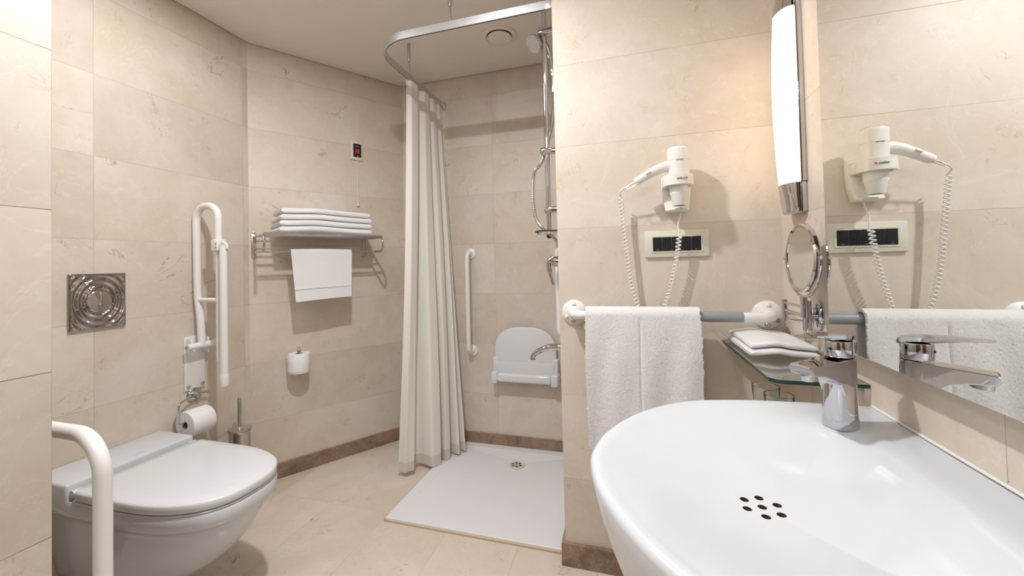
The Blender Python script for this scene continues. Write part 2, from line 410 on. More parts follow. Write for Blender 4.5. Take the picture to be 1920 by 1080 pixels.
MB().box((-1.69, .73, ZC - .018), (-1.15, 1.27, ZC), .003, 2).build('fill_panel_frame', M['enamel'], t)
MB().box((-1.67, .75, ZC - .020), (-1.17, 1.25, ZC - .012)).build('fill_diffuser', M['panel'], t)
t = thing('ceiling_vent', 'round white ventilation valve in the ceiling above the shower', 'vent', (-.648, 2.165, ZC))
MB().lathe([(.099, 0), (.099, -.004), (.094, -.009), (.080, -.011), (.0705, -.004), (.0705, 0)], (-.648, 2.165, ZC), seg=48, cap0=False, cap1=False).build('outer_ring', M['paint'], t)
MB().lathe([(.0735, 0), (.0735, -.002)], (-.648, 2.165, ZC), seg=40).build('throat', M['dark'], t)
MB().lathe([(.02, -.001), (.066, -.008), (.0685, -.012), (.067, -.0155), (.04, -.017), (.004, -.0175)], (-.648, 2.165, ZC), seg=40).build('valve_disc', M['paint'], t)

# ------------------------------------------------------------------ toilet side (left wall)
# flush plate
YF, ZF = 1.078, 1.088
t = thing('flush_plate', 'square chrome flush plate with round button and concentric ripples above the toilet', 'flush plate', (XL, YF, ZF))
mb = MB(); NG = 72; HW_ = .0905; TH = .014
def rip(y, z):
    r = math.hypot(y, z); e = min(HW_ - abs(y), HW_ - abs(z))
    if r < .0445: return TH - .002
    a = .0032 * math.cos((r - .046) / .0215 * 2 * PI)
    return TH + a * min(1, max(0, (e - .004) / .006)) - (0.004 if e < .0015 else 0)
rows = [[mb.bm.verts.new((XL + rip(-HW_ + 2 * HW_ * i / NG, -HW_ + 2 * HW_ * j / NG), YF - HW_ + 2 * HW_ * i / NG, ZF - HW_ * 1.2 + 2.4 * HW_ * j / NG)) for i in range(NG + 1)] for j in range(NG + 1)]
for j in range(NG):
    for i in range(NG): mb._f([rows[j][i], rows[j][i + 1], rows[j + 1][i + 1], rows[j + 1][i]])
mb.box((XL, YF - HW_ - .001, ZF - HW_ * 1.2 - .001), (XL + TH - .004, YF + HW_ + .001, ZF + HW_ * 1.2 + .001), .002, 2)
mb.build('plate', M['plate_chrome'], t, sharp=60)
MB().lathe([(.0425, 0), (.0425, .0135), (.040, .016), (.02, .0175), (.003, .018)], (XL + .002, YF, ZF), (1, 0, 0), 48, sc=(1, 1.0)).build('button', M['chrome'], t)

# toilet
YT = 1.093
def dshape(xb, xf, hw, af, n=2.5, N=24, yc=YT, rb=0.02):
    """outline: flat back at xb, sides straight, rounded front reaching xf"""
    pts = []; x0 = xf - af
    for k in range(N * 2 + 1):
        a = -PI / 2 + PI * k / (2 * N)
        ca, sa = math.cos(a), math.sin(a)
        pts.append((x0 + af * (abs(ca) ** (2 / n)), yc + hw * (abs(sa) ** (2 / n)) * (1 if sa > 0 else -1)))
    pts.append((x0 - (x0 - xb) * .5, yc + hw)); pts.append((xb + rb, yc + hw)); pts.append((xb, yc + hw - rb))
    pts.append((xb, yc - hw + rb)); pts.append((xb + rb, yc - hw)); pts.append((x0 - (x0 - xb) * .5, yc - hw))
    return pts
def ring(o, z): return [Vector((p[0], p[1], z)) for p in o]
t = thing('toilet', 'white wall-hung toilet with closed lid below the chrome flush plate', 'toilet', (-1.6, YT, 0))
mb = MB()
Rg = [(.055, -1.70, .100, .16, 2.2), (.07, -1.63, .125, .18, 2.2), (.12, -1.51, .142, .24, 2.2), (.20, -1.385, .156, .29, 2.2), (.28, -1.305, .168, .32, 2.25), (.34, -1.268, .178, .34, 2.3),
      (.372, -1.256, .185, .35, 2.35), (.384, -1.240, .203, .355, 2.5), (.392, -1.232, .208, .36, 2.55), (.428, -1.229, .210, .36, 2.6), (.436, -1.233, .207, .36, 2.6)]
mb.loft([ring(dshape(XL + .002, xf, hw, af, n, yc=YT), z) for z, xf, hw, af, n in Rg]); mb.build('bowl', M['white_ceramic'], t, sharp=50)
mb = MB()
def deck(lo, hi): pass
mb.box((XL + .001, YT - .211, .400), (-1.803, YT + .211, .492), .010, 4)
for v in mb.bm.verts:                                   # the deck's front slopes down to the lid
    if v.co.x > -1.815 and v.co.z > .46: v.co.x -= .008
mb.build('rear_deck', M['white_ceramic'], t)
mb = MB(); mb.loft([ring(dshape(-1.80, -1.239, .2085, .36, 2.6), .4365), ring(dshape(-1.80, -1.236, .2095, .36, 2.6), .4395), ring(dshape(-1.80, -1.239, .2085, .36, 2.6), .443)]); mb.build('seat', M['seat_plastic'], t)
mb = MB(); mb.loft([ring(dshape(-1.778, -1.237, .2095, .36, 2.6), .4475), ring(dshape(-1.781, -1.232, .213, .36, 2.6), .451), ring(dshape(-1.781, -1.231, .213, .36, 2.6), .472),
    ring(dshape(-1.780, -1.234, .211, .36, 2.6), .476), ring(dshape(-1.777, -1.240, .206, .36, 2.6), .4785), ring(dshape(-1.74, -1.28, .16, .33, 2.5), .4800), ring(dshape(-1.65, -1.40, .07, .2, 2.3), .4805)])
mb.build('lid', M['seat_plastic'], t, sharp=60)
for sy in (-1, 1):
    MB().lathe([(.012, -.014), (.013, -.012), (.013, .012), (.012, .014)], (-1.792, YT + sy * .19, .462), (0, 1, 0), 20).build('hinge', M['seat_plastic'], t)
text_mesh('———', .012, M['logo'], 'maker_mark', t, frame((-1.845, YT + .02, .4922), (0, 1, 0), (-1, 0, 0), (0, 0, 1)), .0002)

# fold-up support rail
YG = 1.455
t = thing('folding_grab_rail', 'white folding support rail stored upright on the wall beside the toilet', 'grab rail', (XL, YG, .63))
mb = MB(); mb.box((XL, 1.405, .630), (XL + .008, 1.502, .885), .003, 2); mb.box((XL + .006, 1.410, .80), (XL + .045, 1.418, .875), .002, 1); mb.box((XL + .006, 1.490, .80), (XL + .045, 1.498, .875), .002, 1)
mb.build('wall_plate', M['enamel'], t)
for y, z in ((1.42, .650), (1.488, .650), (1.42, .868), (1.488, .868)):
    MB().lathe([(.0085, 0), (.0085, .004), (.005, .009), (.001, .010)], (XL + .008, y, z), (1, 0, 0), 14).build('screw', M['steel'], t)
MB().tube([(XL + .052, 1.385, .842), (XL + .052, 1.53, .842)], .0155, 20).build('pivot', M['enamel'], t)
MB().lathe([(.0085, 0), (.0085, .003)], (XL + .052, 1.385, .842), (0, -1, 0), 18).build('pivot_cap', M['steel'], t)
xi, xo = -1.985, -1.852
mb = MB(); mb.tube(fillet([(XL + .052, YG, .845), (XL + .045, YG, .96), (xi - .004, YG, 1.08), (xi - .010, YG, 1.51), (xo, YG, 1.51), (xo, YG, 1.30)], [.3, .3, .064, .064], 10), .0165, 20); mb.build('upper_tube', M['enamel'], t)
MB().tube([(xo, YG, 1.305), (xo - .001, YG, .775)], [.0125, .0115], 18).build('lower_tube', M['enamel'], t)
MB().tube([(xi - .01, YG, 1.058), (xo, YG, 1.058)], .0115, 16).build('cross_bar', M['enamel'], t)
mb = MB(); mb.box((xo - .021, YG - .023, 1.290), (xo + .022, YG + .023, 1.345), .005, 3)
mb.tube([(xo + .045 + .024 * math.cos(a), YG - .012, 1.305 + .024 * math.sin(a)) for a in [math.radians(-10 + 210 * k / 14) for k in range(15)]], .0055, 8)
mb.build('leg_clip', M['white_plastic'], t)
for dz in (-.008, .008): MB().lathe([(.004, 0), (.003, .003)], (xo + .012, YG - .023, 1.317 + dz), (0, -1, 0), 10).build('clip_screw', M['steel'], t)
lg = MB().tube([(xo + .045, YG - .012, 1.315), (xo + .045, YG - .012, .715)], .0165, 20).build('support_leg', M['enamel'], t)
MB().lathe([(.0175, 0), (.018, .002), (.018, .052), (.017, .055)], (xo + .045, YG - .012, .662), seg=20).build('foot', M['white_plastic'], lg)

# paper holder with roll, below the plate
t = thing('paper_holder', 'chrome toilet paper holder with round rosette below the folding rail', 'toilet paper holder', (XL, 1.445, .600))
MB().lathe([(.036, 0), (.036, .005), (.030, .012), (.016, .018), (.010, .030)], (XL, 1.452, .603), (1, 0, 0), 28).build('rosette', M['chrome'], t)
XRo = -1.945; ZRo = .508
mb = MB(); mb.tube(fillet([(XL + .02, 1.47, .603), (XL + .035, 1.40, .603), (XRo, 1.335, .60), (XRo, 1.335, ZRo), (XRo, 1.47, ZRo)], .014, 6), .0045, 10); mb.tube([(XL + .022, 1.43, .608), (XL + .03, 1.50, .606)], .006, 10); mb.build('holder_arm', M['chrome'], t)
def paper_roll(name, c, ax, r, ri, h, label, flap):
    t = thing(name, label, 'toilet paper', c)
    ax = Vector(ax); c = Vector(c)
    mb = MB(); mb.lathe([(ri, -h / 2), (r * .97, -h / 2), (r, -h / 2 + .003), (r, h / 2 - .003), (r * .97, h / 2), (ri, h / 2)], c, ax, 48, False, False)
    mb.build('paper_wrap', M['paper'], t)
    MB().lathe([(ri, -h / 2 + .0005), (ri, h / 2 - .0005), (ri - .0015, h / 2 - .0005), (ri - .0015, -h / 2 + .0005), (ri, -h / 2 + .0005)], c, ax, 32, False, False).build('cardboard_core', M['card'], t)
    if flap == 'v':   # loose paper end lying diagonally on the roll
        mb = MB()
        def fn(u, v):
            a = math.radians(-140 + 110 * u); z = -h / 2 + .012 + (.085 - .055 * u) * v
            return (c.x + (r + .0012) * math.cos(a), c.y + (r + .0012) * math.sin(a), c.z + z - .0 * u)
        mb.sheet(fn, 24, 4, .0008); mb.build('loose_end', M['paper'], t)
    else:
        mb = MB()
        def fn(u, v):
            a = math.radians(60 + 75 * u)
            return (c.x + (r + .0012) * math.cos(a), c.y - h / 2 + .01 + (h - .02) * v * (1 - .35 * u), c.z + (r + .0012) * math.sin(a))
        mb.sheet(fn, 16, 4, .0008); mb.build('loose_end', M['paper'], t)
    return t
paper_roll('toilet_paper_roll', (XRo + .0, 1.413, ZRo - .012), (0, 1, 0), .060, .0175, .105, 'white toilet paper roll lying on the chrome arm under the folding rail', 'h')
# upright spare roll on the diagonal wall
cs = B(.232, .075, 0)
t = thing('spare_roll_holder', 'upright chrome spare roll peg on the wall below the towel rack', 'toilet paper holder', tuple(B(.232, 0, .60)))
mb = MB(); mb.lathe([(.022, 0), (.022, .004), (.012, .010), (.007, .016)], B(.232, 0, .585), tuple(NB), 22)
mb.tube(fillet([B(.232, .01, .585), B(.232, .075, .585), B(.232, .075, .72)], .012, 6), .006, 12); mb.lathe([(.006, 0), (.010, .004), (.010, .012), (.006, .020), (.009, .028), (.003, .032)], (cs.x, cs.y, .715), seg=18); mb.build('peg', M['chrome'], t)
t.location = B(.232, 0, .585); 
for c_ in t.children:
    c_.data.transform(Matrix.Translation(Vector(ORG[t.name]) - Vector(t.location)))
paper_roll('toilet_paper_roll', (cs.x, cs.y, .655), (0, 0, 1), .058, .019, .108, 'white toilet paper roll standing upright on the wall peg below the towels', 'v')

# toilet brush in the corner
XB_, YB_ = -1.905, 1.600
t = thing('toilet_brush', 'chrome toilet brush in a cylindrical steel holder in the corner beside the toilet', 'toilet brush', (XB_, YB_, 0))
MB().lathe([(.046, 0), (.050, .003), (.051, .012), (.048, .06), (.048, .375), (.052, .383), (.050, .385), (.047, .380), (.046, .02)], (XB_, YB_, 0), seg=36, cap1=False).build('holder_cup', M['steel'], t)
MB().lathe([(.053, .387), (.055, .391), (.052, .396), (.012, .403), (.008, .407)], (XB_, YB_, 0), seg=36).build('cup_lid', M['chrome'], t)
MB().lathe([(.0085, .405), (.0085, .540), (.007, .548), (.001, .550)], (XB_, YB_, 0), seg=18).build('brush_handle', M['steel'], t)
MB().lathe([(.03, .03), (.036, .06), (.034, .10), (.01, .12)], (XB_, YB_, 0), seg=20).build('brush_head', M['bristle'], t)

# fixed bent rail in front
t = thing('floor_grab_rail', 'white tubular grab rail bent down to the floor in the left foreground', 'grab rail', (-1.105, .60, 0))
mb = MB(); mb.tube(fillet([(XL + .005, .60, .842), (-1.105, .60, .842), (-1.105, .60, .005)], .085, 14), .0165, 24); mb.build('rail_tube', M['enamel'], t)
MB().lathe([(.042, 0), (.042, .005), (.036, .009), (.020, .012)], (XL, .60, .842), (1, 0, 0), 28).build('wall_flange', M['enamel'], t)
MB().lathe([(.042, 0), (.042, .005), (.036, .009), (.018, .012)], (-1.105, .60, 0), seg=28).build('floor_flange', M['enamel'], t)

# ------------------------------------------------------------------ diagonal wall: alarm, towel rack, towels
t = thing('emergency_call_unit', 'cream emergency call plate with black insert and red button and pull cord', 'alarm', tuple(B(.615, 0, 1.90)))
mb = MB(); mb.box((.577, 0, 1.903), (.655, .010, 2.030), .003, 2); mb.xf(BM_); mb.build('frame', M['cream_plastic'], t)
mb = MB(); mb.box((.590, .008, 1.922), (.642, .012, 2.010), .001, 1); mb.xf(BM_); mb.build('insert', M['black_plastic'], t)
mb = MB(); mb.box((.603, .011, 1.945), (.630, .0155, 1.975), .001, 1); mb.xf(BM_); mb.build('red_button', M['red'], t)
mb = MB()
for k in range(4): mb.box((.602 + k * .0072, .0118, 1.990), (.6065 + k * .0072, .0126, 1.997))
mb.xf(BM_); mb.build('indicator', M['grey_plastic'], t)
mb = MB(); mb.box((.613, .011, 1.925), (.620, .0128, 1.931)); mb.xf(BM_); mb.build('indicator_light', emis('green_led', (.05, .6, .1), .6), t)
mb = MB(); mb.tube([(.616, .008, 1.905), (.616, .009, 1.625)], .0013, 6); mb.xf(BM_); cdn = mb.build('pull_cord', M['white_plastic'], t)
mb = MB(); mb.lathe([(.0035, .026), (.005, .022), (.0085, .004), (.0085, 0)], (.616, .009, 1.600), seg=16); mb.xf(BM_); mb.build('cord_bell', M['cream_plastic'], cdn)

t = thing('towel_rack', 'chrome wire towel rack mounted on the diagonal wall below the call unit', 'towel rack', tuple(B(.337, 0, 1.27)))
NO = .295
for s_ in (.022, .655):
    mb = MB(); mb.box((s_ - .012, 0, 1.275), (s_ + .012, .007, 1.400), .002, 2); mb.lathe([(.012, 0), (.012, .006)], (s_, 0, 1.275), (0, 1, 0), 18); mb.lathe([(.012, 0), (.012, .006)], (s_, 0, 1.400), (0, 1, 0), 18); mb.xf(BM_); mb.build('wall_bracket', M['steel'], t)
    for z in (1.270, 1.405):
        mb = MB(); mb.lathe([(.006, 0), (.006, .003), (.002, .005)], (s_, .006, z), (0, 1, 0), 12); mb.xf(BM_); mb.build('screw', M['steel'], t)
    mb = MB(); mb.tube(fillet([(s_, .005, 1.383), (s_, NO, 1.378), (s_, NO, 1.292), (s_, .005, 1.296)], .038, 8), .006, 12); mb.xf(BM_); mb.build('side_loop', M['chrome'], t)
for n_ in (.035, .095, .155, .215, .280):
    mb = MB(); mb.tube([(.022, n_, 1.383), (.655, n_, 1.383)], .0048 if n_ < .25 else .006, 10); mb.xf(BM_); mb.build('shelf_rod', M['chrome'], t)
for n_ in (.09, .188):
    mb = MB(); mb.tube([(.022, n_, 1.294), (.655, n_, 1.294)], .0035, 10); mb.xf(BM_); mb.build('hanging_rail', M['chrome'], t)

def folded_towel(name, s0, s1, n0, n1, z, th, label, seed, group, xf=BM_, mat='towel', layers=2, droop=.0):
    """folded towel: rounded slab with a bulging front fold; long axis along s"""
    mb = MB(); nu = 36; prof = []
    K = 28
    rings = []
    for i in range(nu + 1):
        u = i / nu; s_ = s0 + (s1 - s0) * u
        e = min(u, 1 - u) * (s1 - s0)
        pin = .62 + .38 * math.sqrt(max(0, 1 - (1 - min(1, e / .012)) ** 2))
        rg = []
        for k in range(K):
            a = 2 * PI * k / K; ca, sa = math.cos(a), math.sin(a)
            yy = (abs(ca) ** .18) * (1 if ca > 0 else -1); zz = (abs(sa) ** .55) * (1 if sa > 0 else -1)
            nn = (n0 + n1) / 2 + yy * (n1 - n0) / 2
            w_ = mnoise.noise(Vector((u * 3.3, 4.4, 1.7))) * .007 + .004 * math.sin(PI * u) + .001
            zc = z + th / 2 + droop * math.sin(u * PI)
            rg.append(Vector((s_ + mnoise.noise(Vector((yy * 3, zz, seed))) * .006 * (1 if u in (0, 1) else 0), nn + mnoise.noise(Vector((u * 4, seed, zz * .5))) * .004, zc + zz * th / 2 * pin + w_)))
        rings.append(rg)
    mb.loft(rings); mb.xf(xf); o = mb.build(name, M[mat], sharp=70)
    p0 = xf @ Vector(((s0 + s1) / 2, (n0 + n1) / 2, z)); rebase(o, p0)
    tag(o, label, 'towel', group); return o
wd_ = ['undermost', 'second from the bottom', 'third from the bottom', 'topmost']
zz_ = 1.3925
for k in range(4):
    th = (.035, .034, .033, .033)[k]
    folded_towel('folded_towel', .100 + .004 * k, (.600, .602, .602, .594)[k], .040 + .003 * k, .268 - .003 * k, zz_, th - .002, 'folded white bath towel on the rack, ' + ['bottom one of the stack', 'second up of the stack', 'third up of the stack', 'top one of the stack'][k], k * 2.7 + 1, 'folded towels on the rack')
    zz_ += th
# small towel hanging on the rack's lower rail
mb = MB(); NR = .188; ZR = 1.294
def hang(u, v):
    # v 0..1 from back bottom over the rail to front bottom
    L1, L2 = .15, .272
    arc = PI * .0085; tot = L1 + arc + L2; q = v * tot
    sl = .168 + (.500 - .168) * u
    if q < L1: n_, z_ = NR - .0085, ZR - (L1 - q); sl += .03 * (.5 - u) * 2 * (L1 - q) / L1
    elif q < L1 + arc:
        a = PI - (q - L1) / .0085; n_, z_ = NR + .0085 * math.cos(a), ZR + .0085 * math.sin(a)
    else:
        q2 = q - L1 - arc; n_, z_ = NR + .0085 + .004 * math.sin(u * 5) * q2 / .27, ZR - q2
        sl += .022 * (1 - u) * (q2 / L2) ** 1.0 - .004 * u * q2 / L2
        z_ += (-.012 * (1 - u) + .004) * (q2 / L2)
    z_ += .004 * math.sin(u * PI) * (1 if abs(v - .43) < .1 else .3)
    return (sl, n_, z_)
mb.sheet(hang, 30, 90, .005); mb.xf(BM_)
o = mb.build('hand_towel', M['towel'], sharp=80); rebase(o, B(.32, NR, ZR)); tag(o, 'small white towel hanging from the lower rail of the wall rack', 'towel')
mb = MB(); mb.sheet(lambda u, v: (hang(u, .84)[0], hang(u, .84)[1] + .0052, hang(u, .84)[2] - .007 * v), 30, 2, .0032); mb.xf(BM_); mb.build('woven_border', M['towel'], o)

# ------------------------------------------------------------------ shower: curtain rail and curtain
XRL = -1.172; YRF = 1.692; ZRL = 2.292
t = thing('curtain_rail', 'bent aluminium shower curtain rail hung below the ceiling', 'curtain rail', (-.72, YRF, ZRL))
path = fillet([(XP, YRF, ZRL), (XRL, YRF, ZRL), (XRL, YC, ZRL)], .20, 18)
mb = MB(); rings = []
for i, p in enumerate(path):
    d = (path[min(i + 1, len(path) - 1)] - path[max(i - 1, 0)]).normalized(); sd = Vector((d.y, -d.x, 0))
    rings.append([p + sd * a + Vector((0, 0, b)) for a, b in ((-.006, -.018), (-.003, -.019), (-.003, -.012), (.003, -.012), (.003, -.019), (.006, -.018), (.0065, .017), (.004, .019), (-.004, .019), (-.0065, .017))])
mb.loft(rings); mb.build('rail', M['alu'], t)
MB().box((XP - .035, YRF - .010, ZRL - .021), (XP, YRF + .010, ZRL + .022), .002, 2).build('wall_bracket', M['alu'], t)
MB().box((XRL - .010, YC - .03, ZRL - .021), (XRL + .010, YC, ZRL + .022), .002, 2).build('wall_bracket', M['alu'], t)
def rod(x, y):
    mb = MB(); mb.tube([(x, y, ZRL + .017), (x, y, ZC - .09)], .0052, 12); mb.lathe([(.0085, 0), (.0092, .003), (.0092, .096), (.008, .10)], (x, y, ZC - .1005), seg=16); mb.build('hanger_rod', M['steel'], t)
rod(-.738, YRF); rod(-1.166, 2.072)

t = thing('shower_curtain', 'off-white pleated shower curtain hanging from the bent rail', 'curtain', (-1.15, 2.28, 0))
PH = [(0, -.1), (.07, .9), (.21, .85), (.28, -.9), (.34, -.85), (.42, .95), (.54, .85), (.60, -.95), (.67, .8), (.74, .75), (.80, -.8), (.87, .7), (.94, -.6), (1, .1)]
def pleat(u):
    for (a, fa), (b, fb) in zip(PH, PH[1:]):
        if u <= b:
            q = (u - a) / (b - a); return fa + (fb - fa) * (.5 - .5 * math.cos(PI * q))
    return 0
def curt(u, z):
    h = max(0.0, 1 - z / 2.27)                                    # 0 top .. 1 bottom
    a = Vector((-1.176, 2.060)); b = Vector((-1.176, 2.520)); a2 = Vector((-1.275, 2.045)); b2 = Vector((-1.005, 2.395))
    q = h ** 1.15
    p0 = a.lerp(a2, q); p1 = b.lerp(b2, q); uu = u + .012 * math.sin(7 * u + 3 * h)
    p = p0.lerp(p1, uu); d = (p1 - p0).normalized(); n = Vector((d.y, -d.x))
    amp = .017 + .030 * h ** .8
    w_ = pleat(min(1, max(0, u + .015 * math.sin(3 * h + u * 4))))
    w_ += .25 * math.sin(9 * u + 4 * h) * h
    p = p + n * (amp * w_) + d * (.010 * h * math.sin(14 * u + 1))
    return (p.x, p.y, z)
ZB0 = .022; ZH = .082
def zbot(u): return ZB0 + .006 * math.sin(8 * u)
MB().sheet(lambda u, v: curt(u, 2.262 + (ZH - 2.262) * v), 190, 60, .0016).build('cloth', M['curtain'], t, sharp=80)
MB().sheet(lambda u, v: Vector(curt(u, ZH + .004 + (zbot(u) - ZH) * v)), 190, 4, .0030).build('hem', M['hem'], t, sharp=80)
MB().sheet(lambda u, v: Vector(curt(u, 2.272 - .035 * v)), 190, 3, .0028).build('header_tape', M['curtain'], t, sharp=80)
for k in range(9):
    u = .05 + k / 8 * .9; p = curt(u, 2.262)
    MB().tube([(XRL + .0, p[1], ZRL - .017), (XRL, p[1], 2.268)], .0022, 8).build('glider', M['white_plastic'], t)

# shower tray
XT0, YT0 = -1.120, 1.6885; XT1, YT1 = XP - .014, YC - .012; dr = Vector((-.655, 2.345))
t = thing('shower_tray', 'square white shower tray sunk in the corner behind the curtain', 'shower tray', ((XT0 + XT1) / 2, (YT0 + YT1) / 2, 0))
mb = MB(); mb.sm = False
def sq(i, z): return [Vector((XT0 + i, YT0 + i, z)), Vector((XT1 - i, YT0 + i, z)), Vector((XT1 - i, YT1 - i, z)), Vector((XT0 + i, YT1 - i, z))]
def octo(r, z): return [Vector((dr.x + r * a, dr.y + r * b, z)) for a, b in ((-1, -1), (1, -1), (1, 1), (-1, 1))]
mb.loft([sq(0, 0.0005), sq(0, .016), sq(.003, .019), sq(.062, .019), sq(.066, .0165), octo(.043, .004), octo(.002, .0035)], True, True)
mb.build('tray_body', simple('tray_acrylic', (.79, .80, .82), .35), t, sharp=1)
def strip(lo, hi): return MB().box(lo, hi, .001, 1)
mb = MB(); mb.box((XT0 - .005, YT0 - .004, 0), (XT0 + .001, YT1, .012), .001, 1); mb.build('sealant', M['sealant'], t)
mb = MB(); mb.box((XT0 - .005, YT0 - .0035, 0), (XP - .016, YT0 + .001, .008), .001, 1); mb.build('sealant', simple('pale_sealant', (.62, .48, .30), .6), t)
dn = MB().lathe([(.046, 0), (.047, .003), (.044, .006), (.033, .0045), (.031, .002), (.031, 0)], (dr.x, dr.y, .0050), seg=40, cap0=False, cap1=False).build('drain_ring', M['cream_plastic'], t)
MB().lathe([(.031, 0), (.031, .001)], (dr.x, dr.y, .0057), seg=32).build('drain_opening', M['drainhole'], t)
mb = MB()
for a in range(3):
    q = a * PI / 3 + .3; mb.box((-.031, -.003, .0), (.031, .003, .003), 0, 1, Matrix.Translation((dr.x, dr.y, .0063)) @ Matrix.Rotation(q, 4, 'Z'))
mb.build('drain_cross', M['cream_plastic'], t)

# vertical grab bar on the back wall
def wall_bar(name, p0, p1, out, off, r, rf, label, mat='enamel', seg=20):
    p0 = Vector(p0); p1 = Vector(p1); out = Vector(out)
    t = thing(name, label, 'grab bar', tuple(p1 if p1.z < p0.z else p0))
    MB().tube(fillet([p0 + out * .006, p0 + out * off, p1 + out * off, p1 + out * .006], .04, 8), r, seg).build('bar', M[mat], t)
    for p in (p0, p1):
        MB().lathe([(rf, 0), (rf, .006), (rf * .93, .011), (rf * .6, .014), (r * 1.05, .020)], p, tuple(out), 32).build('flange', M[mat], t)
    return t
wall_bar('grab_bar', (-1.000, YC, 1.273), (-1.000, YC, .625), (0, -1, 0), .075, .0145, .037, 'white vertical grab bar on the shower back wall beside the curtain')
wall_bar('grab_bar', (XP, 2.02, 1.275), (XP, 2.02, .84), (-1, 0, 0), .062, .0145, .037, 'white vertical grab bar on the shower side wall behind the mixer')

# folding shower seat
t = thing('folding_shower_seat', 'white folding shower seat closed against the back wall', 'shower seat', (-.62, YC, .44))
mb = MB(); xa, xb_ = -.835, -.425; n_ = 2.6
def seat_out(z0, z1, y):
    pts = []; hw = (xb_ - xa) / 2; xc = (xa + xb_) / 2
    for k in range(25):
        a = PI * k / 24; pts.append(Vector((xc + hw * .97 * abs(math.cos(a)) ** (2 / n_) * (1 if math.cos(a) > 0 else -1), y, z1 - .16 + .16 * abs(math.sin(a)) ** (2 / n_))))
    pts += [Vector((xc - hw, y, z0 + .02)), Vector((xc - hw + .015, y, z0)), Vector((xc + hw - .015, y, z0)), Vector((xc + hw, y, z0 + .02))]
    return pts
def shrink(pts, k):
    c = sum(pts, Vector()) / len(pts); return [Vector((c.x + (p.x - c.x) * k, p.y, c.z + (p.z - c.z) * k)) for p in pts]
o1 = seat_out(.50, .795, 0)
mb.loft([[p + Vector((0, y, 0)) for p in shrink(o1, k)] for y, k in ((2.535, .97), (2.532, 1), (2.512, 1), (2.506, .985), (2.504, .95))]); mb.build('seat_panel', M['seat_plastic'], t, sharp=60)
mb = MB(); mb.box((xa + .01, 2.495, .492), (xb_ - .02, 2.503, .575), .003, 2); mb.box((xa + .028, 2.462, .452), (xb_ - .035, 2.532, .505), .014, 4); mb.build('seat_front_edge', M['seat_plastic'], t)
for x0_, x1_ in ((xa - .012, xa + .030), (xb_ - .036, xb_ + .008)):
    mb = MB(); mb.box((x0_, 2.462, .440), (x1_, 2.5595, .512), .009, 3); mb.box((x0_ + .004, 2.50, .50), (x1_ - .004, 2.5595, .60), .008, 3); mb.build('hinge_bracket', M['seat_plastic'], t)

# shower riser set
XS, YS = -.327, 1.80
t = thing('shower_riser', 'chrome shower riser rail with brackets and soap dish on the side wall', 'shower rail', (XP, YS, 1.33))
MB().tube([(XS, YS, 1.335), (XS, YS, 2.474)], .0115, 20).build('riser_pole', M['chrome'], t)
def bracket(z, h=.028, nm='rail_bracket', ext=.020):
    mb = MB(); mb.box((XS - ext, YS - .017, z - h / 2), (XP + .0, YS + .017, z + h / 2), .009, 4); mb.lathe([(.024, 0), (.024, .004), (.018, .008)], (XP, YS, z), (-1, 0, 0), 24); mb.build(nm, M['chrome'], t)
bracket(1.435); bracket(2.245, .034, 'upper_bracket', .030)
mb = MB(); mb.sphere((XS - .012, YS - .004, 1.700), .020, (1, 1, 1)); mb.box((XS - .006, YS - .016, 1.686), (XP + 0, YS + .016, 1.712), .006, 3); mb.build('slider', M['chrome'], t)
mb = MB(); mb.lathe([(.010, 0), (.055, .007), (.062, .016), (.064, .018), (.060, .018), (.052, .011), (.002, .007)], (XS + .004, YS, 1.320), seg=40, sc=(1, 1)); mb.build('soap_dish', M['glass'], t)
MB().lathe([(.065, 0), (.0665, .002), (.065, .004), (.061, .004), (.061, 0)], (XS + .002, YS, 1.3375), seg=36, cap0=False, cap1=False).build('dish_rim', M['black_plastic'], t)
MB().lathe([(.006, 0), (.011, .006), (.012, .02)], (XS, YS, 1.308), seg=18).build('dish_knob', M['black_plastic'], t)
# hand shower
t = thing('hand_shower', 'chrome hand shower clipped at the top of the riser rail', 'shower head', (XS + .012, YS - .02, 1.97))
HD = Vector((-.372, YS - .005, 2.195)); hn = Vector((-.50, -.50, -.62)).normalized()
MB().lathe([(.012, -.030), (.026, -.022), (.041, -.006), (.043, .004), (.041, .008)], HD, tuple(hn), 36).build('head_shell', M['chrome'], t)
MB().lathe([(.039, .0082), (.039, .0105)], HD, tuple(hn), 36).build('spray_face', M['steel'], t)
MB().tube(spline([HD - hn * .022, Vector((-.335, YS + .022, 2.215)), Vector((-.312, YS + .034, 2.15)), Vector((-.300, YS + .034, 2.06)), Vector((-.298, YS + .032, 1.975))], 8), [.013] * 8 + [.0125] * 8 + [.012] * 8 + [.0105] * 9, 14).build('handle', M['chrome'], t)
mb = MB()
hp = spline([(-.298, YS + .032, 1.975), (-.301, YS + .034, 1.90), (-.315, YS + .038, 1.80), (-.350, YS - .0, 1.66), (-.378, YS - .04, 1.60), (-.388, YS - .04, 1.50), (-.377, YS - .04, 1.40), (-.350, YS - .03, 1.352), (-.300, YS + .02, 1.30), (-.30, YS + .06, 1.27)], 26)
mb.tube(hp, [.0065 + (.0012 if i % 2 else 0) for i in range(len(hp))], 10); mb.build('hose', M['steel'], t, sharp=20)
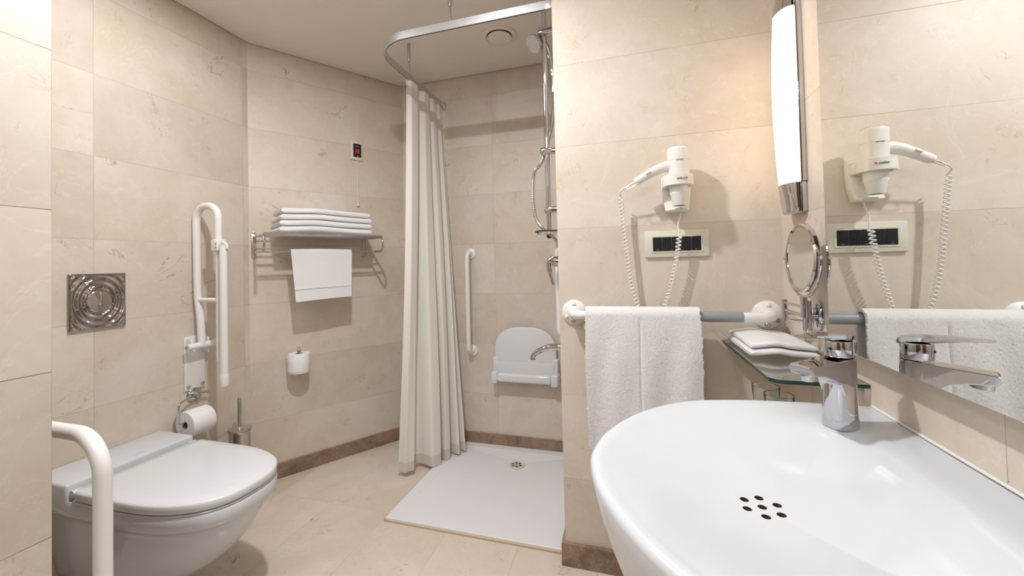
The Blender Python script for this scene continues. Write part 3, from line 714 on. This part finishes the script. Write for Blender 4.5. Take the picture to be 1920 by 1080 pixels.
# mixer and spout
t = thing('shower_mixer', 'chrome single-lever shower mixer on the side wall below the riser', 'mixer tap', (XP, 1.88, 1.235))
MB().lathe([(.038, 0), (.038, .006), (.026, .014), (.024, .05), (.026, .055), (.022, .066), (.004, .070)], (XP, 1.88, 1.205), (-1, 0, 0), 32).build('mixer_body', M['chrome'], t)
MB().tube(spline([(XP - .055, 1.88, 1.222), (XP - .082, 1.878, 1.20), (XP - .078, 1.876, 1.15), (XP - .062, 1.875, 1.095)], 6), [.016] * 6 + [.012] * 6 + [.007] * 7, 12).build('lever', M['chrome'], t)
t = thing('shower_spout', 'curved chrome spout reaching from the side wall across the folded seat', 'tap', (XP, 1.95, .795))
MB().tube(spline([(XP, 1.95, .792), (-.32, 1.95, .795), (-.38, 1.95, .788), (-.43, 1.95, .765), (-.449, 1.95, .745), (-.450, 1.95, .728)], 8), [.019] * 8 + [.017] * 8 + [.014] * 8 + [.0125] * 17, 16).build('spout', M['chrome'], t)
MB().lathe([(.034, 0), (.034, .006), (.022, .012)], (XP, 1.95, .792), (-1, 0, 0), 24).build('spout_flange', M['chrome'], t)

# ------------------------------------------------------------------ vanity wall: grab rail, terry towel, dryer, sockets
t = thing('horizontal_grab_rail', 'white wall grab rail with grey grip sleeve under the socket panel', 'grab rail', (.13, YD, .952))
xl_, xr_, yb_, zb_ = -.204, .468, 1.556, 1.000
mb = MB(); mb.tube(fillet([(xl_, YD - .006, zb_), (xl_, yb_, zb_), (.10, yb_, zb_)], .04, 10), .0165, 24); mb.build('bar_end', M['enamel'], t)
mb = MB(); mb.tube(fillet([(xr_, YD - .006, zb_ + .002), (xr_, yb_, zb_ + .002), (.372, yb_, zb_)], .04, 10), .0165, 24); mb.build('bar_end', M['enamel'], t)
MB().tube([(.095, yb_, zb_), (.372, yb_, zb_)], .0178, 24).build('grip_sleeve', M['grey_plastic'], t)
for x, sgn in ((xl_, -1), (xr_, 1)):
    f = MB().lathe([(.049, 0), (.049, .004), (.046, .008), (.030, .012), (.018, .022)], (x, YD, zb_), (0, -1, 0), 40).build('flange', M['enamel'], t)
    for a, cm in ((90, 'enamel'), (210 if sgn < 0 else -30, 'grey_plastic' if sgn > 0 else 'enamel'), (-95, 'steel')):
        cx_ = x + .034 * math.cos(math.radians(a)); cz_ = zb_ + .034 * math.sin(math.radians(a))
        MB().lathe([(.0085, 0), (.0085, .005), (.006, .008), (.001, .009)], (cx_, YD - .009, cz_), (0, -1, 0), 16).build('screw_cap', M[cm], f)

# terry towel on the bar
mb = MB()
def terry(u, v, x0=-.150, x1=.236, off=0.):
    L1, L2 = .33, .48; Rr = .0235; arc = PI * Rr; tot = L1 + arc + L2; q = v * tot
    x = x0 + (x1 - x0) * u
    sg = math.exp(-((x - .040) / .0050) ** 2)
    wav = .0035 * math.sin(x * 31 + 1.0) + .003 * math.sin(x * 55 + q * 6)
    if q < L1: y, z = yb_ + Rr, zb_ - (L1 - q)
    elif q < L1 + arc:
        a = (q - L1) / Rr; y, z = yb_ + Rr * math.cos(a), zb_ + Rr * math.sin(a)
    else:
        q2 = q - L1 - arc; k = min(1, q2 / .15); y, z = yb_ - Rr - wav * k - .004 * k, zb_ - q2
        x += .006 * math.sin(q2 * 9) * (u - .5) - .004 * q2
        y += sg * .013 * min(1, q2 / .03)
    return (x, y, z)
mb.sheet(lambda u, v: Vector(terry(u, v)) + Vector((0, mnoise.noise(Vector((u * 55, v * 120, 3))) * .0007 + mnoise.noise(Vector((u * 130, v * 290, 8))) * .0008, 0)), 240, 300, -.010)
o = mb.build('terry_towel', M['terry'], sharp=80); rebase(o, (.04, yb_, zb_)); tag(o, 'thick white terry towel folded over the grab rail beside the basin', 'towel')

# socket panel
t = thing('socket_panel', 'cream socket panel with black modules below the hair dryer', 'socket', (.178, YD, 1.21))
ZS = 1.2595
MB().box((.068, YD - .010, 1.210), (.289, YD, 1.309), .003, 2).build('frame', M['cream_plastic'], t)
MB().box((.090, YD - .0125, 1.226), (.270, YD - .008, 1.292), .0015, 1).build('inner_frame', M['cream_plastic'], t)
for k in range(5):
    x0_ = .097 + k * .0332
    md = MB().box((x0_, YD - .0145, 1.233), (x0_ + .0325, YD - .010, 1.285), .0012, 1).build('socket_module', M['black_plastic'], t)
    mb = MB()
    if k in (1, 3):
        for dz in (-.01, 0, .01): mb.lathe([(.0022, 0), (.0022, .0006)], (x0_ + .016, YD - .0145, ZS + dz), (0, -1, 0), 10)
        mb.build('socket_holes', M['dark'], md)
    else:
        mb.box((x0_ + .012, YD - .0150, 1.2375), (x0_ + .020, YD - .0144, 1.239)); mb.build('switch_mark', M['grey_plastic'], md)

# hair dryer and holder
XD, YH = .188, 1.553
t = thing('dryer_holder', 'white wall holder cradling the hair dryer above the socket panel', 'holder', (.180, YD, 1.375))
mb = MB()
def hp_(w, zz, y): return [Vector((XD - .004 + w * a, y, zz)) for a in (-1,)]
rings = []
for z, hw, yf in ((1.376, .036, 1.60), (1.380, .040, 1.592), (1.42, .047, 1.600), (1.47, .051, 1.605), (1.50, .051, 1.608), (1.505, .048, 1.612)):
    c = XD - .006; rg = []
    for k in range(16):
        a = 2 * PI * k / 16; ca, sa = math.cos(a), math.sin(a)
        rg.append(Vector((c + hw * abs(ca) ** .35 * (1 if ca > 0 else -1), (YD + yf) / 2 + (YD - yf) / 2 * abs(sa) ** .35 * (1 if sa > 0 else -1), z)))
    rings.append(rg)
mb.loft(rings); mb.box((XD - .035, YD - .07, 1.377), (XD + .025, YD - .02, 1.384), .003, 2); mb.build('back_plate', M['white_plastic'], t)
mb = MB(); pr = [(.046, 0), (.050, .001), (.050, .037), (.048, .038), (.0395, .038), (.0385, .036), (.0385, .002), (.040, 0), (.046, 0)]
mb.lathe(pr, (XD - .006, YH, 1.459), seg=48, cap0=False, cap1=False, sc=(1, 1)); mb.box((XD - .054, YH, 1.461), (XD - .040, YD - .02, 1.495), .003, 2); mb.box((XD + .028, YH, 1.461), (XD + .042, YD - .02, 1.495), .003, 2)
ringo = mb.build('holder_ring', M['white_plastic'], t)
text_mesh('valera', .0115, M['logo'], 'maker_mark', t, frame((XD - .002, YH - .0503, 1.479), (1, 0, 0), (0, 0, 1), (0, -1, 0)), .0006)
mb = MB(); mb.box((XD + .0150, YH - .0490, 1.4765), (XD + .0195, YH - .0455, 1.4815)); mb.build('red_mark', M['red'], t)

t = thing('hair_dryer', 'white hair dryer resting nozzle-down in the wall holder, with coiled cord', 'hair dryer', (XD, YH, 1.39))
MB().lathe([(.0315, 1.455), (.0345, 1.49), (.0358, 1.545), (.0366, 1.586), (.0360, 1.592), (.033, 1.595), (.031, 1.593), (.029, 1.590), (.002, 1.590)], (XD - .003, YH, 0), seg=48).build('body', M['white_plastic'], t)
mb = MB()
for k in range(36):
    a = 2 * PI * k / 36; mb.box((-.0012, .024, 0), (.0012, .0335, .0012), 0, 1, Matrix.Translation((XD - .003, YH, 1.5945)) @ Matrix.Rotation(a, 4, 'Z'))
mb.build('intake_grille', M['logo'], t)
MB().lathe([(.0363, 0), (.0366, .0004), (.0363, .0008)], (XD - .003, YH, 1.548), seg=48).build('seam', M['cream_plastic'], t)
mb = MB(); mb.box((XD - .013, YH - .0368, 1.5455), (XD + .010, YH - .035, 1.5468)); mb.build('printed_mark', M['logo'], t)
MB().lathe([(.0315, 1.457), (.0300, 1.432), (.0285, 1.428), (.0270, 1.424), (.0225, 1.392), (.0215, 1.390), (.0195, 1.391), (.019, 1.405), (.0, 1.406)], (XD - .003, YH, 0), seg=40, cap0=True, cap1=False).build('nozzle', M['white_plastic'], t)
MB().lathe([(.0188, 0), (.0188, .002)], (XD - .003, YH, 1.393), seg=28).build('nozzle_mouth', M['dark'], t)
hpz = spline([(XD - .02, YH, 1.534), (.135, YH, 1.530), (.105, YH, 1.519), (.075, YH + .002, 1.504), (.050, YH + .004, 1.491), (.038, YH + .005, 1.485)], 8)
hr = [.022] * 4 + [.0195] * 4 + [.018] * 8 + [.0165] * 8 + [.015] * 8 + [.0145] * 4 + [.013] * 4 + [.011]
MB().tube(hpz, (hr + [.011] * 60)[:len(hpz)], 20).build('handle', M['white_plastic'], t)
MB().tube([(.075, YH - .0165, 1.508), (.092, YH - .0175, 1.516)], .003, 8).build('switch', M['cream_plastic'], t)
MB().tube(fillet([(.050, YH - .006, 1.482), (.040, YH - .004, 1.473), (.012, YH + .002, 1.462), (.008, YH + .006, 1.468), (.030, YH + .008, 1.487)], .004, 4), .0012, 8).build('hanging_loop', M['steel'], t)
ctrl = spline([(-.014, 1.585, 1.442), (-.010, 1.59, 1.38), (-.003, 1.592, 1.30), (.008, 1.595, 1.18), (.024, 1.60, 1.08), (.050, 1.607, 1.00), (.085, 1.609, .965), (.118, 1.607, 1.0), (.142, 1.60, 1.07), (.163, 1.595, 1.15), (.178, 1.592, 1.23), (.185, 1.59, 1.283)], 24)
ln = [0]
for a_, b_ in zip(ctrl, ctrl[1:]): ln.append(ln[-1] + (b_ - a_).length)
pts = [Vector((.040, YH + .006, 1.486)), Vector((.015, YH + .011, 1.476))] + [Vector((-.006, YH + .016, 1.466)), Vector((-.016, YH + .022, 1.456))]
turn = int(ln[-1] / 0.0135); SEG = 14
def at(l):
    for i in range(len(ln) - 1):
        if ln[i + 1] >= l:
            q = (l - ln[i]) / max(1e-9, ln[i + 1] - ln[i]); return ctrl[i].lerp(ctrl[i + 1], q), (ctrl[i + 1] - ctrl[i]).normalized()
    return ctrl[-1], (ctrl[-1] - ctrl[-2]).normalized()
for k in range(turn * SEG + 1):
    c, d = at(ln[-1] * k / (turn * SEG)); a = 2 * PI * k / SEG
    x = Vector((0, 1, 0)); x = (x - d * x.dot(d)).normalized(); y = d.cross(x)
    rad = .0062 * (1.25 if ln[-1] * k / (turn * SEG) > ln[-1] - .05 else 1)
    pts.append(c + (x * math.cos(a) + y * math.sin(a)) * rad)
pts += spline([pts[-1], (.186, 1.597, 1.300), (.183, 1.600, 1.325), (.190, 1.604, 1.352), (.196, 1.606, 1.378)], 6)[1:]
MB().tube(pts, .0027, 7).build('coiled_cord', M['white_plastic'], t, sharp=80)

# ------------------------------------------------------------------ right wall: mirror, lamp, magnifier
XM = .4685; YM0 = 1.184; YM1 = -.75; ZM0 = .986; ZM1 = 2.30
t = thing('wall_mirror', 'large frameless wall mirror above the basin', 'mirror', (XE, .3, ZM0))
MB().box((XM, YM1, ZM0), (XM + .005, YM0, ZM1), .0008, 1).build('mirror_glass', M['mirror'], t)
MB().box((XM + .0052, YM1 + .004, ZM0 + .004), (XE, YM0 - .004, ZM1 - .004)).build('backing_board', M['dark'], t)

t = thing('wall_lamp', 'tall lit wall lamp with opal glass and chrome ends beside the mirror', 'wall lamp', (XE, 1.47, 1.33))
ya_, yb2 = 1.410, 1.530; zb0, zb1 = 1.333, 2.05
def lamp_ring(z, dep, hw=None):
    hw = hw or (yb2 - ya_) / 2; yc = (ya_ + yb2) / 2; rg = []
    for k in range(21):
        a = -PI / 2 + PI * k / 20
        rg.append(Vector((XE - .018 - dep * max(0.0, math.cos(a)) ** .8, yc + hw * math.sin(a), z)))
    return rg
def bow(z): q = (z - 1.33) / (2.07 - 1.33); return .030 + .018 * math.sin(PI * min(1, max(0, q)))
zs = [1.425 + (1.955 - 1.425) * k / 20 for k in range(21)]
mb = MB(); mb.loft([lamp_ring(z, bow(z) - .004, .0585) for z in zs]); mb.build('opal_glass', M['lampglass'], t, sharp=60)
mb = MB(); mb.loft([lamp_ring(1.333, .018, .050), lamp_ring(1.337, .024, .055), lamp_ring(1.35, .026, .058), lamp_ring(1.424, bow(1.42), .0595)]); mb.box((XE - .019, ya_ + .004, 1.335), (XE, yb2 - .004, 1.426), .004, 2); mb.build('lower_cap', M['chrome'], t)
mb = MB(); mb.loft([lamp_ring(1.956, bow(1.955), .0595), lamp_ring(2.03, .026, .058), lamp_ring(2.045, .018, .05)]); mb.box((XE - .019, ya_ + .004, 1.954), (XE, yb2 - .004, 2.047), .004, 2); mb.build('upper_cap', M['chrome'], t)
MB().box((XE - .0175, ya_, 1.426), (XE, yb2, 1.954), .003, 2).build('back_box', M['chrome'], t)

# magnifying mirror
t = thing('magnifying_mirror', 'round chrome magnifying mirror on a hinged arm below the wall lamp', 'mirror', (XE, 1.385, 1.03))
mc = Vector((.4575, 1.297, 1.197)); an = math.radians(-1.2)
tx = Vector((math.sin(an), math.cos(an), 0)); nx = Vector((-math.cos(an), math.sin(an), .02)).normalized()
MB().lathe([(.084, -.002), (.090, -.008), (.0935, -.004), (.0935, .004), (.090, .008), (.0835, .0065), (.0835, .003)], mc, tuple(nx), 64, cap0=False, cap1=False).build('ring_frame', M['chrome'], t)
MB().lathe([(.084, -.004), (.084, .0052)] + [(rr_, .0052 - (.084 ** 2 - rr_ ** 2) / 6.0) for rr_ in (.078, .07, .06, .05, .04, .03, .02, .01, .002)], mc, tuple(nx), 96).build('mirror_disc', M['mirror'], t)
MB().lathe([(.0845, -.006), (.0845, -.002)], mc, tuple(nx), 64).build('back_disc', M['chrome'], t)
mb = MB(); mb.tube([mc + tx * (.105 * math.cos(a)) + Vector((0, 0, .105 * math.sin(a))) for a in [PI + PI * k / 32 for k in range(33)]], .0042, 12); mb.build('yoke', M['chrome'], t)
for s_ in (-1, 1):
    mb = MB(); mb.tube([mc + tx * s_ * .092, mc + tx * s_ * .111], .0035, 12); mb.sphere(mc + tx * s_ * .109, .0050 if s_ < 0 else .0065); mb.build('pivot_knob', M['chrome'], t)
st = mc + Vector((0, 0, -.105)); stx, sty = st.x, st.y
mb = MB(); mb.tube([(stx, sty, 1.090), (stx, sty, 1.035)], .0085, 18); mb.build('stem', M['chrome'], t)
el = Vector((.458, 1.44, 1.048)); wp_ = Vector((.487, 1.36, 1.03))
mb = MB()
for z in (1.063, 1.040): mb.tube([(stx, sty, z), (el.x, el.y, z)], .0045, 10)
mb.tube([(el.x, el.y, 1.072), (el.x, el.y, 1.008)], .008, 16); mb.build('outer_arm', M['chrome'], t)
mb = MB()
for z in (1.031, 1.014): mb.tube([(el.x, el.y, z), (wp_.x, wp_.y, z)], .0045, 10)
mb.tube([(wp_.x, wp_.y, 1.075), (wp_.x, wp_.y, .990)], .011, 18); mb.build('inner_arm', M['chrome'], t)
mb = MB(); mb.lathe([(.030, 0), (.030, .006), (.026, .012), (.010, .016)], (XE, 1.366, 1.032), (-1, 0, 0), 36, sc=(1.0, 1.45)); mb.tube([(XE - .006, 1.365, 1.03), (wp_.x, wp_.y, 1.03)], .010, 14); mb.build('wall_plate', M['chrome'], t)

# glass shelf with towel and tumblers
t = thing('glass_shelf', 'green-edged glass shelf in the corner under the magnifying mirror', 'shelf', (.42, 1.4, .90))
x0_, x1_, y0_, y1_, zs_ = .323, XE - .002, 1.122, YD - .002, .9
out = []
for (cx_, cy_, a0) in ((x0_ + .03, y0_ + .03, 180),):
    for k in range(9):
        a = math.radians(a0 + 90 * k / 8); out.append((cx_ + .03 * math.cos(a), cy_ + .03 * math.sin(a)))
out += [(x1_ - .004, y0_), (x1_, y0_ + .004), (x1_, y1_), (x0_, y1_)]
mb = MB(); mb.sm = False; mb.poly(out, zs_ - .001, zs_ + .008)
for f in mb.bm.faces:
    f.normal_update()
    if abs(f.normal.z) < .5: f.material_index = 1
mb.build('glass_plate', [M['shelfglass'], M['edge']], t)
for p_, ax in (((.345, YD, .893), (0, -1, 0)), ((.49, YD, .893), (0, -1, 0)), ((XE, 1.16, .893), (-1, 0, 0))):
    MB().lathe([(.009, 0), (.009, .012), (.006, .016)], p_, ax, 16).build('shelf_clip', M['chrome'], t)
I4 = Matrix.Identity(4)
fm = frame((0, 0, 0), (1, 0, 0), (0, 1, 0), (0, 0, 1))
folded_towel('folded_face_towel', .338, .510, 1.345, 1.625, .911, .020, 'small folded white towel on the glass shelf, the lower of two', 3.3, 'face towels on the glass shelf', fm)
folded_towel('folded_face_towel', .343, .507, 1.352, 1.622, .9325, .017, 'small folded white towel on the glass shelf, the upper of two', 5.3, 'face towels on the glass shelf', fm)
t = thing('tumbler_shelf', 'narrow lower glass shelf half hidden behind the basin holding two tumblers', 'shelf', (.42, 1.3, .73))
MB().box((.325, 1.20, .730), (XE - .001, 1.37, .736), .001, 1).build('glass_plate', M['shelfglass'], t)
MB().lathe([(.009, 0), (.009, .012), (.006, .016)], (XE, 1.28, .723), (-1, 0, 0), 16).build('shelf_clip', M['chrome'], t)
for (x, y, lb) in ((.368, 1.325, 'clear glass tumbler under the glass shelf, the one nearer the grab rail'), (.376, 1.246, 'clear glass tumbler under the glass shelf, the one nearer the tap')):
    o = MB().lathe([(.002, 0), (.026, 0), (.028, .003), (.0345, .100), (.0340, .102), (.0325, .101), (.0262, .010), (.002, .008)], (x, y, .7362), seg=40).build('glass_tumbler', M['glass'])
    rebase(o, (x, y, .7362)); tag(o, lb, 'glass', 'tumblers below the glass shelf')

# ------------------------------------------------------------------ washbasin
YBc = .742; ZRim = .860
half = [(XE, 1.128), (.45, 1.128), (.38, 1.127), (.31, 1.122), (.25, 1.114), (.19, 1.100), (.147, 1.085), (.105, 1.060), (.065, 1.028), (.02, .978), (-.012, .930), (-.036, .884), (-.055, .835), (-.066, .787), (-.071, .742)]
outl = half + [(x, 2 * YBc - y) for x, y in half[-2::-1]]
def resample(pts, n):
    pts = [Vector((p[0], p[1], 0)) for p in pts]; L = [0]
    for a, b in zip(pts, pts[1:]): L.append(L[-1] + (b - a).length)
    res = []
    for k in range(n + 1):
        l = L[-1] * k / n
        for i in range(len(L) - 1):
            if L[i + 1] >= l - 1e-9:
                q = (l - L[i]) / max(1e-9, L[i + 1] - L[i]); res.append(pts[i].lerp(pts[i + 1], q)); break
    return res
cur = resample([tuple(p)[:2] for p in spline([(x, y, 0) for x, y in outl], 6)], 120)
backn = 40; bk = [cur[-1].lerp(cur[0], k / backn) for k in range(1, backn)]
O2 = cur + bk                                            # closed outline, the back edge along the wall
dc = Vector((.200, .760, 0)); ZDr = .795
def sstep(a, b, x): q = max(0, min(1, (x - a) / (b - a))); return q * q * (3 - 2 * q)
def top_z(p, tt):
    """height of the bowl surface; tt = 0 centre .. 1 outline"""
    z = ZDr + (ZRim - ZDr - .002) * (.45 * sstep(.05, .98, tt) + .55 * tt ** 2.4)
    dk = sstep(.200, .050, math.hypot((p.x - .430) * .9, (p.y - 1.030)))
    bl = sstep(.15, .03, XE - p.x) * sstep(.1, .7, tt) * .9
    k = max(dk, bl); return z + (ZRim - .002 - z) * k
def inset(p, d_):
    v = (p - dc); return dc + v * max(0, 1 - d_ / max(v.length, 1e-6))
rings = []
for sc_, z in ((.70, .640), (.80, .648), (.88, .680), (.94, .73), (.975, .78), (.992, .825), (1.0, .848)):
    rings.append([Vector(((XE if q.x > XE - 1e-4 else max(XE - (XE - q.x) * sc_, -9)), YBc + (q.y - YBc) * (sc_ * .25 + .75 if sc_ > .8 else sc_ * .6 + .4), z)) for q in O2])
rings[0] = [Vector((q.x, q.y, .640)) for q in [Vector((XE - (XE - a.x) * .9, YBc + (a.y - YBc) * .9, 0)) for a in rings[0]]]
for d_, z in ((0.0015, ZRim - .005), (.006, ZRim - .001), (.012, ZRim)):
    rings.append([inset(q, d_) + Vector((0, 0, z)) for q in O2])
for tt in [.94, .90, .86, .82, .77, .72, .66, .60, .54, .48, .42, .36, .30, .24, .18, .12, .06, .01]:
    r_ = []
    for q in O2:
        p = dc + (inset(q, .012) - dc) * tt; r_.append(Vector((p.x, p.y, top_z(p, tt))))
    rings.append(r_)
mb = MB(); mb.loft(rings)
t = thing('washbasin', 'large white rounded washbasin mounted on the right wall', 'washbasin', (XE, YBc, .64))
bas = mb.build('basin', [M['white_ceramic'], M['drainhole']], t, sharp=60)
cut = MB(); cut.mi = 1
holes = [(.0, .0)] + [(.027 * math.cos(a), .027 * math.sin(a)) for a in [math.radians(25 + 60 * k) for k in range(6)]]
for hx, hy in holes:
    cut.lathe([(.0068, -.02), (.0068, .02)], (dc.x + hx, dc.y + hy, ZDr), seg=20)
cut.mi = 1
cb_ = cut.build('cutter', [M['white_ceramic'], M['drainhole']], t)
bm_ = bas.modifiers.new('b', 'BOOLEAN'); bm_.object = cb_; bm_.operation = 'DIFFERENCE'; bm_.solver = 'EXACT'; bm_.use_self = True
dg = bpy.context.evaluated_depsgraph_get(); dg.update()
me = bpy.data.meshes.new_from_object(bas.evaluated_get(dg)); bas.modifiers.clear(); bas.data = me; me.name = 'basin'
for pz in me.polygons: pz.use_smooth = True
try: me.set_sharp_from_angle(angle=math.radians(45))
except Exception: pass
bpy.data.objects.remove(cb_)
MB().tube([(q.x if q.x < XE - .001 else XE - .002, q.y, ZRim + .001) for q in (Vector((XE - .002, 1.118, 0)), Vector((XE - .002, .366, 0)))], .003, 8).build('sealant_bead', M['enamel'], t)
mb = MB(); mb.tube([(.30, YBc, .645), (.30, YBc, .56)], .016, 20); mb.lathe([(.030, 0), (.032, .01), (.032, .09), (.026, .10)], (.30, YBc, .46), seg=28); mb.tube([(.325, YBc, .53), (XE, YBc, .53)], .015, 18); mb.build('waste_trap', M['chrome'], t)

# faucet
t = thing('basin_tap', 'chrome single-lever mixer tap standing on the basin near the shelf', 'tap', (.405, .985, ZRim))
fx = Vector((-.849, -.528, 0)); fy = Vector((.528, -.849, 0)); FM = frame((.404, .988, ZRim - .003), fx, fy, (0, 0, 1))   # x: spout direction
def sup(cx_, hx, hy, z, e=.75, tilt=0., K=32):
    r_ = []
    for k in range(K):
        a = 2 * PI * k / K; ca, sa = math.cos(a), math.sin(a); xx = hx * abs(ca) ** e * (1 if ca > 0 else -1)
        r_.append(Vector((cx_ + xx, hy * abs(sa) ** e * (1 if sa > 0 else -1), z + tilt * xx)))
    return r_
mb = MB(); mb.loft([sup(0, .0275, .0265, 0), sup(0, .0290, .0275, .002), sup(-.000, .0280, .0265, .02), sup(-.001, .0265, .025, .06), sup(-.001, .0255, .0245, .10), sup(-.001, .0255, .0245, .125), sup(-.001, .0250, .0242, .139, tilt=-.10)])
mb.xf(FM); mb.build('tap_body', M['chrome'], t, sharp=50)
def prof(xc, hw, zt, zb):
    e = .0022
    return [Vector((xc, y, z)) for y, z in ((-hw, zt - e), (-hw + e, zt), (0, zt + .0008), (hw - e, zt), (hw, zt - e), (hw * .97, zb + e), (hw * .97 - e, zb), (0, zb), (-hw * .97 + e, zb), (-hw * .97, zb + e))]
mb = MB(); mb.loft([prof(-.016, .0240, .1385, .065), prof(.016, .0243, .1370, .068), prof(.026, .0243, .1360, .090), prof(.040, .0242, .1350, .102), prof(.065, .0238, .1330, .109), prof(.088, .0232, .1310, .1115), prof(.098, .0226, .1300, .1125), prof(.101, .0215, .1280, .1145)])
mb.xf(FM); mb.build('spout', M['chrome'], t, sharp=22)
mb = MB(); mb.lathe([(.0150, .003), (.0150, -.0085), (.0130, -.0095), (.0125, -.007), (.001, -.006)], (.080, 0, .1095), (.15, 0, 1), 28, cap0=True, cap1=True); mb.xf(FM); mb.build('aerator', M['steel'], t)
mb = MB(); mb.loft([sup(-.001, .0235, .0235, .141, .95), sup(-.001, .0245, .0245, .143, .95), sup(-.001, .0245, .0245, .170, .95), sup(-.001, .0235, .0235, .173, .95)]); mb.xf(FM); mb.build('cartridge_housing', M['chrome'], t)
def lv(xc, hw, z, th): return [Vector((xc, y, zz)) for y, zz in ((-hw, z), (0, z + .001), (hw, z), (hw * .96, z - th * .6), (hw * .7, z - th), (-hw * .7, z - th), (-hw * .96, z - th * .6))]
mb = MB(); mb.loft([lv(-.0285, .012, .178, .008), lv(-.024, .020, .1815, .012), lv(-.010, .0248, .184, .013), lv(.012, .0240, .186, .013), lv(.035, .0200, .1875, .010), lv(.060, .0170, .188, .006), lv(.085, .0150, .188, .004), lv(.098, .0120, .1875, .003)])
mb.xf(FM); mb.build('lever', M['chrome'], t, sharp=40)
mb = MB(); mb.lathe([(.0030, 0), (.0028, .0012)], (.0236, .003, .158), (1, 0, 0), 14); mb.xf(FM); mb.build('lever_screw', M['dark'], t)
